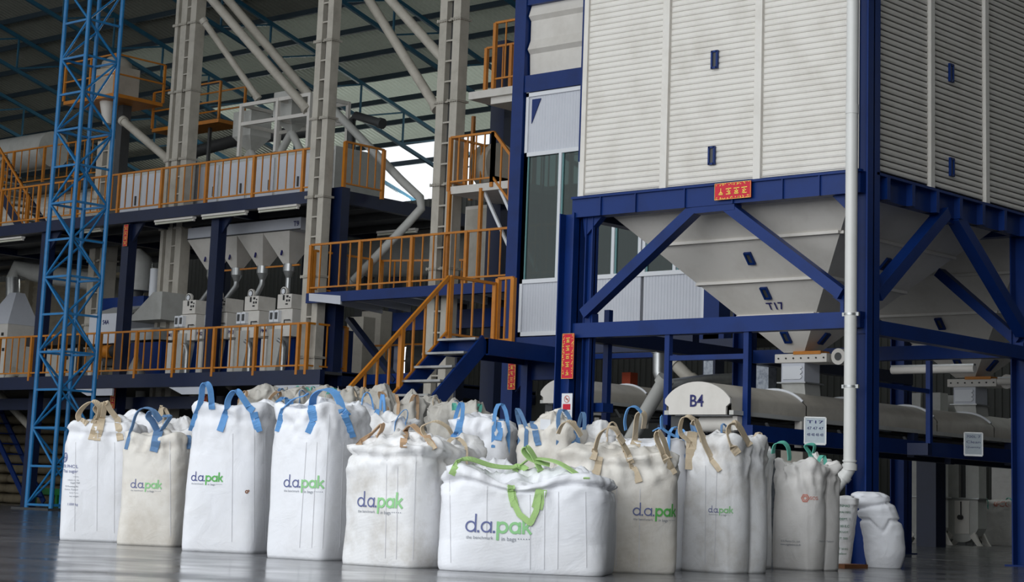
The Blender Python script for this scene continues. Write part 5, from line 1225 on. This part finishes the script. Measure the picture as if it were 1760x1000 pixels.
# ---- B5
b = Bag('stained white bulk bag with tan worn loops and crumpled top, left of the widest bag', (708, 977), 38, .76, .72, .92, 'bagd', 5, GF, rim=.024, taper=.10, crown=.10, crumple=.10, peak=.02, gather=.02, wr=1.5)
b.strap([(617, 765), (640, 744)], [(648, 736), (657, 728), (656, 738)], [(648, 752)], 'tan', .05)
b.strap([(693, 768), (696, 742)], [(699, 736), (708, 730), (720, 740)], [(733, 750), (745, 772)], 'tan', .055)
b.strap([(745, 772), (730, 748)], [(726, 733), (748, 724), (768, 733), (776, 745)], None, 'strapt', .04)
b.seam((715, 780), (709, 975)); b.seam((665, 790), (662, 972)); b.seam((684, 790), (681, 974))
logo(b, 650, 872, 79, 'lnavyf', 'lgreenf')
# ---- B6
b = Bag('widest and nearest low white bulk bag with lime green knotted loops', (1040, 992), 4, 1.30, 1.1, .70, 'bagw', 6, GF, taper=.04, crown=.07, crumple=.12, peak=.05, sag=.02, nu=170, nv=90, bulge=.03, rim=.024, hump=((-.72, .05, .3), (-.05, -.05, .35), (.5, .03, .3)))
b.strap([(777, 815), (790, 790)], [(810, 789), (845, 800), (875, 803)], [(890, 800), (905, 808)], 'strapg', .05)
b.strap([(885, 810), (905, 790)], [(925, 788), (960, 795), (1000, 820)], [(1008, 822)], 'strapg', .05)
b.strap([(905, 785), (930, 810)], [(915, 780), (905, 768), (900, 775), (915, 790)], [(950, 800)], 'strapg', .055)
b.seam((876, 836), (881, 860), (893, 884), (912, 899), (922, 878), (927, 847), m='strapg', w=.045, nm='lifting_loop', off=.012)
b.patch(923, 874, 931, 843, 'strapg', .085); b.patch(877, 836, 885, 870, 'strapg', .06)
b.seam((773, 820), (775, 978)); b.seam((837, 835), (836, 930)); b.seam((911, 850), (911, 988)); b.seam((936, 850), (935, 988)); b.seam((960, 845), (958, 988)); b.seam((1006, 845), (1008, 985))
logo(b, 855, 916, 114, 'lnavyf', 'lgreenf')
# ---- B7
b = Bag('dusty cream white bulk bag with wide beige straps, right of the widest bag', (1166, 988), -8, 1.0, .9, .93, 'bagt', 7, GF, taper=.08, crown=.07, crumple=.085, peak=.06, wr=1.6)
b.patch(1018, 831, 1027, 785, 'strapt', .085); b.patch(952, 790, 957, 760, 'strapt', .07)
b.strap([(1018, 790), (1022, 775)], [(1030, 748), (1045, 735), (1058, 738), (1066, 752)], [(1075, 775), (1085, 795)], 'strapt', .055)
b.strap([(1098, 829), (1086, 800)], [(1080, 780), (1070, 762), (1062, 748), (1072, 760)], None, 'strapt', .06)
b.strap([(952, 765), (958, 748)], [(966, 730), (978, 724), (990, 735)], [(1000, 752)], 'strapt', .055)
b.strap([(1158, 815), (1140, 780)], [(1128, 752), (1132, 742), (1142, 760)], [(1150, 790)], 'strapt', .06)
b.seam((1100, 840), (1098, 985)); b.seam((1060, 840), (1058, 985))
logo(b, 1127, 887, 78, 'lnavyf', 'lgreen')
# ---- B8
b = Bag('tall white bulk bag bulging in vertical lobes with two tall beige loops', (1256, 986), 34, .58, .62, 1.10, 'bagd', 8, GF, taper=.06, crown=.05, crumple=.07, peak=.10, lobes=(1, 2), wr=1.3, bulge=.05)
b.strap([(1187, 806), (1190, 760)], [(1170, 745), (1172, 722), (1183, 716), (1196, 725)], [(1205, 745), (1210, 760)], 'strapt', .06)
b.patch(1187, 807, 1190, 735, 'strapt', .09)
b.strap([(1240, 808), (1222, 785)], [(1212, 765), (1205, 745), (1195, 722), (1190, 730)], None, 'strapt', .07)
b.strap([(1268, 780), (1258, 765)], [(1252, 738), (1262, 727), (1272, 735), (1280, 750)], [(1288, 765)], 'strapt', .07)
b.seam((1213, 800), (1212, 985)); b.seam((1232, 810), (1228, 980)); logo(b, 1237, 881, 38, 'lnavyf', 'lgreenf')
# ---- B9
b = Bag('grey white bulk bag with aqua green loops and red hexagon print, rightmost of the row', (1392, 981), 34, .47, .56, .98, 'bagg2', 9, GF, taper=.12, crown=.04, crumple=.08, peak=.08, lobes=(1, 2), wr=1.6, bulge=.06)
b.strap([(1323, 790), (1328, 782)], [(1332, 764), (1345, 760), (1354, 768), (1357, 785)], [(1356, 792)], 'strapa', .06)
b.strap([(1394, 785), (1392, 778)], [(1384, 766), (1392, 763), (1400, 766), (1398, 778)], None, 'strapa', .05)
b.flatshape('red_hexagon', 'lred', [ringq(0, 0, .5, .14, 6), ringq(0, 0, .3, .12, 6)], 1384, 856, 14, 1.); print_text(b, [('SCG', 1399, 856, 14)], 'lred')
print_text(b, [('SCG Plastics Co., Ltd.', 1358, 930, 30), ('www.scgplastics.co.th', 1358, 936, 30), ('Made in Thailand', 1420, 930, 24)], 'lgrey')
# ------------------------------------------------ second row and farther bags
def generic_loops(b, m, rise=.2, w=.05, only=(0, 1, 2, 3), seed=0):
    r_ = random.Random(seed)
    for c in only:
        sx, sy = ((-1, -1), (1, -1), (1, 1), (-1, 1))[c]
        pa = V((sx*b.w*.30, sy*b.d*.49, b.h*.99)); pb = V((sx*b.w*.49, sy*b.d*.28, b.h*.99))
        W_ = lambda p: b.C+b.rt*p.x-b.n*p.y+V((0, 0, p.z))
        lean = V((r_.uniform(-.06, .06), r_.uniform(-.06, .06), 0)); pts = []
        for k in range(4): pts.append(W_(V((pa.x, pa.y*1.03, b.h*(.84+.045*k)))))
        mid = (pa+pb)/2
        for k in range(9):
            a = pi*k/8; c_ = pa.lerp(pb, (1-cos(a))/2); pts.append(W_(V((c_.x, c_.y, b.h+rise*sin(a)+.01)))+lean*sin(a))
        for k in range(4): pts.append(W_(V((pb.x*1.03, pb.y, b.h*(.96-.06*k)))))
        wd = (b.rt*r_.uniform(.3, 1)+b.n*r_.uniform(-.8, .8)).normalized()
        MB().ribbon(pts, wd, w*.8, .003).build('lifting_loop', m, b.t)
def back_bag(label, px, pytop, Zd, wpx, h, mt, strap, seed, phi=15, rise=.2, only=(0, 1, 2, 3), group='bulk bags behind the front row', **kw):
    """px = middle of the bag in the picture; Zd = distance from the camera"""
    P = OC+ray(px, 860)*Zd; P.z = 0; w = wpx*Zd/FPX/(cos(radians(phi))+abs(sin(radians(phi))))
    vd = V((P.x, P.y, 0)).normalized(); rt0 = V((vd.y, -vd.x, 0)); n0 = -vd; n = n0*cos(radians(phi))-rt0*sin(radians(phi)); rt = rt0*cos(radians(phi))+n0*sin(radians(phi))
    corner = P+n*w/2+rt*w/2
    zt = (OC+ray(px, pytop)*Zd).z
    b = Bag(label, (corner.x, corner.y, 0.), phi, w, w, zt-.03, mt, seed, group, nu=72, nv=44, **kw)
    generic_loops(b, strap, rise, .045, only, seed); return b
bb = back_bag
k_ = dict(crumple=.10, crown=.06, gather=.05, peak=.05, wr=1.6)
bb('white bulk bag with ruffled gathered top behind the leftmost beige looped bag', 225, 722, 20.6, 120, 1.1, 'bagw', 'strapt', 21, 10, .02, (), **k_)
bb('bag with ruffled top and one beige loop behind the short tan bag', 302, 735, 20.4, 90, 1.1, 'bagd', 'strapt', 22, 12, .24, (0, 3), **k_)
bb('white bulk bag with pale blue loops right behind the tallest bag', 445, 706, 19.4, 110, 1.2, 'bagw', 'strapb', 23, 20, .16, (1, 2), **k_)
bb('white bulk bag with blue arching loops behind the fourth bag, beside the stair rail', 607, 706, 18.6, 110, 1.2, 'bagw', 'strapb', 24, 25, .20, (0, 1, 2), **k_)
bb('creased white bulk bag with short blue loops near the stair foot', 672, 722, 18.2, 90, 1.1, 'bagd', 'strapb', 25, 30, .12, (0, 1), **k_)
bb('crumpled stained bag behind the bag with tan worn loops', 770, 765, 17., 150, .9, 'bagd', 'strapt', 26, 35, .08, (0, 1), crumple=.12, crown=.08, gather=.04, peak=.03)
b = bb('upright white bulk bag with blue loops standing in front of the staircase', 828, 727, 17.9, 120, 1.1, 'bagw', 'strapb', 27, 15, .20, (0, 1), **k_)
b.patch(792, 722, 784, 753, 'strapb', .06); b.patch(861, 722, 856, 757, 'strapb', .06)
b = bb('stained bulk bag with blue loops and blank paper tag beside the bannered post', 945, 735, 17.4, 125, 1.0, 'bagt', 'strapbd', 28, 20, .18, (0, 1, 2), **k_)
b.patch(916, 726, 926, 766, 'strapbd', .055); b.patch(988, 738, 992, 765, 'strapbd', .055)
h_, n_ = b.hit(940, 731, .02)
if h_: MB().frame(h_, _r0*.045, V((0, 0, .045)), n_*.002).build('paper_tag', 'whitefr', b.t)
bb('crumpled bag with brown beige loops behind the dusty cream bag, left part', 1025, 752, 17.6, 110, 1.0, 'bagd', 'strapt', 29, 15, .16, (0, 1), **k_)
b = bb('clean white bulk bag with wide beige strap and blue loops below conveyor B4', 1118, 757, 17.4, 140, 1.0, 'bagw', 'strapb', 30, 8, .14, (1, 2), crumple=.05, crown=.03, peak=.04)
b.patch(1090, 790, 1096, 740, 'strapt', .085); b.strap([(1090, 770), (1092, 745)], [(1095, 715), (1102, 708), (1108, 715), (1106, 735)], None, 'strapt', .07); b.strap([(1078, 748), (1076, 742)], [(1074, 722), (1080, 702), (1092, 699), (1102, 708)], None, 'strapb', .035)
b.strap([(1110, 745), (1120, 742)], [(1130, 736), (1137, 735), (1137, 714), (1139, 736)], [(1165, 752)], 'strapb', .03)
bb('stained bulk bag with thin blue hanging loops behind the lobed bag', 1235, 765, 18.6, 90, .95, 'bagd', 'strapbd', 31, 20, .22, (0, 1), **k_)
bb('white bulk bag with one tall beige loop behind the lobed bag, right one', 1287, 768, 18.8, 85, .95, 'bagd', 'strapt', 32, 25, .16, (0, 1), **k_)
bb('bag with torn ragged cloth top behind the rightmost bag', 1400, 800, 19.6, 70, .95, 'bagg2', 'strapa', 33, 25, .12, (1,), **k_)
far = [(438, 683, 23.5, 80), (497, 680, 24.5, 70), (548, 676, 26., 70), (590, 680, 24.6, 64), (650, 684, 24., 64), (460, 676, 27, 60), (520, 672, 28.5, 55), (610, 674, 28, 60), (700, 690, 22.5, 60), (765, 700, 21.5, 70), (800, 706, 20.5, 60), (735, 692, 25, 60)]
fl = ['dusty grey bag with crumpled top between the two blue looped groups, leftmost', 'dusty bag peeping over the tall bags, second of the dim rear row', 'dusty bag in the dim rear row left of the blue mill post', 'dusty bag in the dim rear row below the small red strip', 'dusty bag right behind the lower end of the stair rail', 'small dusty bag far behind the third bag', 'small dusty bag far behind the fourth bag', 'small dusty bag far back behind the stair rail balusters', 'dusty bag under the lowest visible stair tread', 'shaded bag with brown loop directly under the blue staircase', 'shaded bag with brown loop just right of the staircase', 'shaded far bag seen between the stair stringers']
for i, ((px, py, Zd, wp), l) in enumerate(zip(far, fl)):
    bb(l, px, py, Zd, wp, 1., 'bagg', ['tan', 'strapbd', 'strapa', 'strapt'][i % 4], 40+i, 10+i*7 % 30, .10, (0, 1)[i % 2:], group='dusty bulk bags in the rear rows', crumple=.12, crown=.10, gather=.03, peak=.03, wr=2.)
# bags in the right background
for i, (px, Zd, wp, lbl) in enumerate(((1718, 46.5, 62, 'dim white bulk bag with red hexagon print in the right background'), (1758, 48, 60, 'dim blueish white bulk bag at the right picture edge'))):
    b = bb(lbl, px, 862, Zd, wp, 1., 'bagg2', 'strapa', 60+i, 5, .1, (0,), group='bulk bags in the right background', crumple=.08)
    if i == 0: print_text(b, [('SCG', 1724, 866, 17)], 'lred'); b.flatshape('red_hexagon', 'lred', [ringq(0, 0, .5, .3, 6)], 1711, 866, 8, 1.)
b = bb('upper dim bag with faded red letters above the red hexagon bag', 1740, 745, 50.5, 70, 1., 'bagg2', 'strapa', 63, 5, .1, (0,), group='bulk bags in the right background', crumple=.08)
print_text(b, [('WN', 1742, 762, 20)], 'lred')
# ------------------------------------------------ small sacks by the corner post
def sack(name, label, P, w, d, h, mt, fn, seed, nu=72, nv=70):
    t = thing(name, label, 'sack', P); vd = V((P.x, P.y, 0)).normalized(); rt = V((vd.y, -vd.x, 0)); so = V((seed*9.1, seed, seed*2.))
    def sf(u, v):
        th = 2*pi*u; x, y, z, k, e = fn(v, th); q = V((cos(th)*.6, sin(th)*.6, v*3))+so
        r_ = k*(1+.05*NZ(q*1.6)+.03*(1-abs(NZ(q*3.4)*2))*(.3+v)); return P+rt*(x+sgp(cos(th), e)*w/2*r_)+vd*(y+sgp(sin(th), e)*d/2*r_)+V((0, 0, max(0, z)))
    vs_ = [sf(i/nu, j/nv) for j in range(nv+1) for i in range(nu)]
    fs_ = [(j*nu+i, j*nu+(i+1) % nu, (j+1)*nu+(i+1) % nu, (j+1)*nu+i) for j in range(nv) for i in range(nu)]+[tuple(range(nu))[::-1], tuple(nv*nu+i for i in range(nu))]
    mb = MB(); mb.add(vs_, fs_, True); mb.build('sack_body', mt, t)
    class S: pass
    o = Bag.__new__(Bag); o.bvh = BVHTree.FromPolygons(vs_, fs_[:-2]); o.t = t; o.C = P; o.d = d; return o
P = onZ(1519, 977); P = P+V((P.x, P.y, 0)).normalized()*.2
Hs = .80
def folded(v, th):
    z = v*Hs; lean = -.17*(v**1.3)+.05*sin(v*pi)
    k = 1.0 if v < .6 else 1.0
    k = .80+.20*sin(min(1, v*4)*pi/2)
    vv = v+.05*cos(th*1.+.6)                      # slanted fold lines
    front = max(0., -sin(th))
    c1 = .62-.16*front*(1-min(1, abs(cos(th))*2.2)); 
    k -= .15*math.exp(-((v-c1)/.022)**2)
    c2 = .80+.05*cos(th)
    k -= .16*math.exp(-((v-c2)/.022)**2)
    if v > .66: k *= .98
    if v > c2: k *= .93
    if v > .92: k *= max(.05, sqrt(max(0, 1-((v-.92)/.08)**2)))*(1+.05*sin(9*th)) if v < 1 else .04
    return lean, 0, z+(-.035 if v > .995 else 0), k, .85
o = sack('folded_sack', 'plump plain white sack folded over twice, standing right of the blue corner post', P, .43, .36, Hs, 'bagw', folded, 3)
P = onZ(1449, 975); P = P+V((P.x, P.y, 0)).normalized()*.15
def printed(v, th):
    z = v*.74; k = .62+.38*min(1, v*1.3); 
    if v > .86: k *= 1.08+.06*sin(5*th)
    if v > .97: k *= .6 if v < .995 else .1
    return .03*v, 0, z, k, .8
o = sack('printed_sack', 'slim white rice sack with green letters below the drainpipe elbow', P, .24, .22, .74, 'bagd', printed, 5)
print_text(o, [('BENMAS', 1449, 869, 22), ('THAI MFG', 1451, 880, 22), ('DEPT. 1', 1452, 892, 17), ('100 E.C', 1451, 904, 17), ('5E-UOT', 1450, 914, 15), ('ET. 500', 1449, 925, 15), ('NET 50 KG', 1447, 943, 20), ('Thailand', 1446, 951, 16)], 'sgreen')
q0, q1 = onZ(1437, 976), onZ(1477, 976)
mb = MB(); mb.bar(q0+V((0, 0, .02)), q1+V((0, 0, .02)), .2, .04); tag(mb.build('timber_plank', 'wood'), 'short brown timber plank on the floor at the foot of the blue corner post', 'plank')
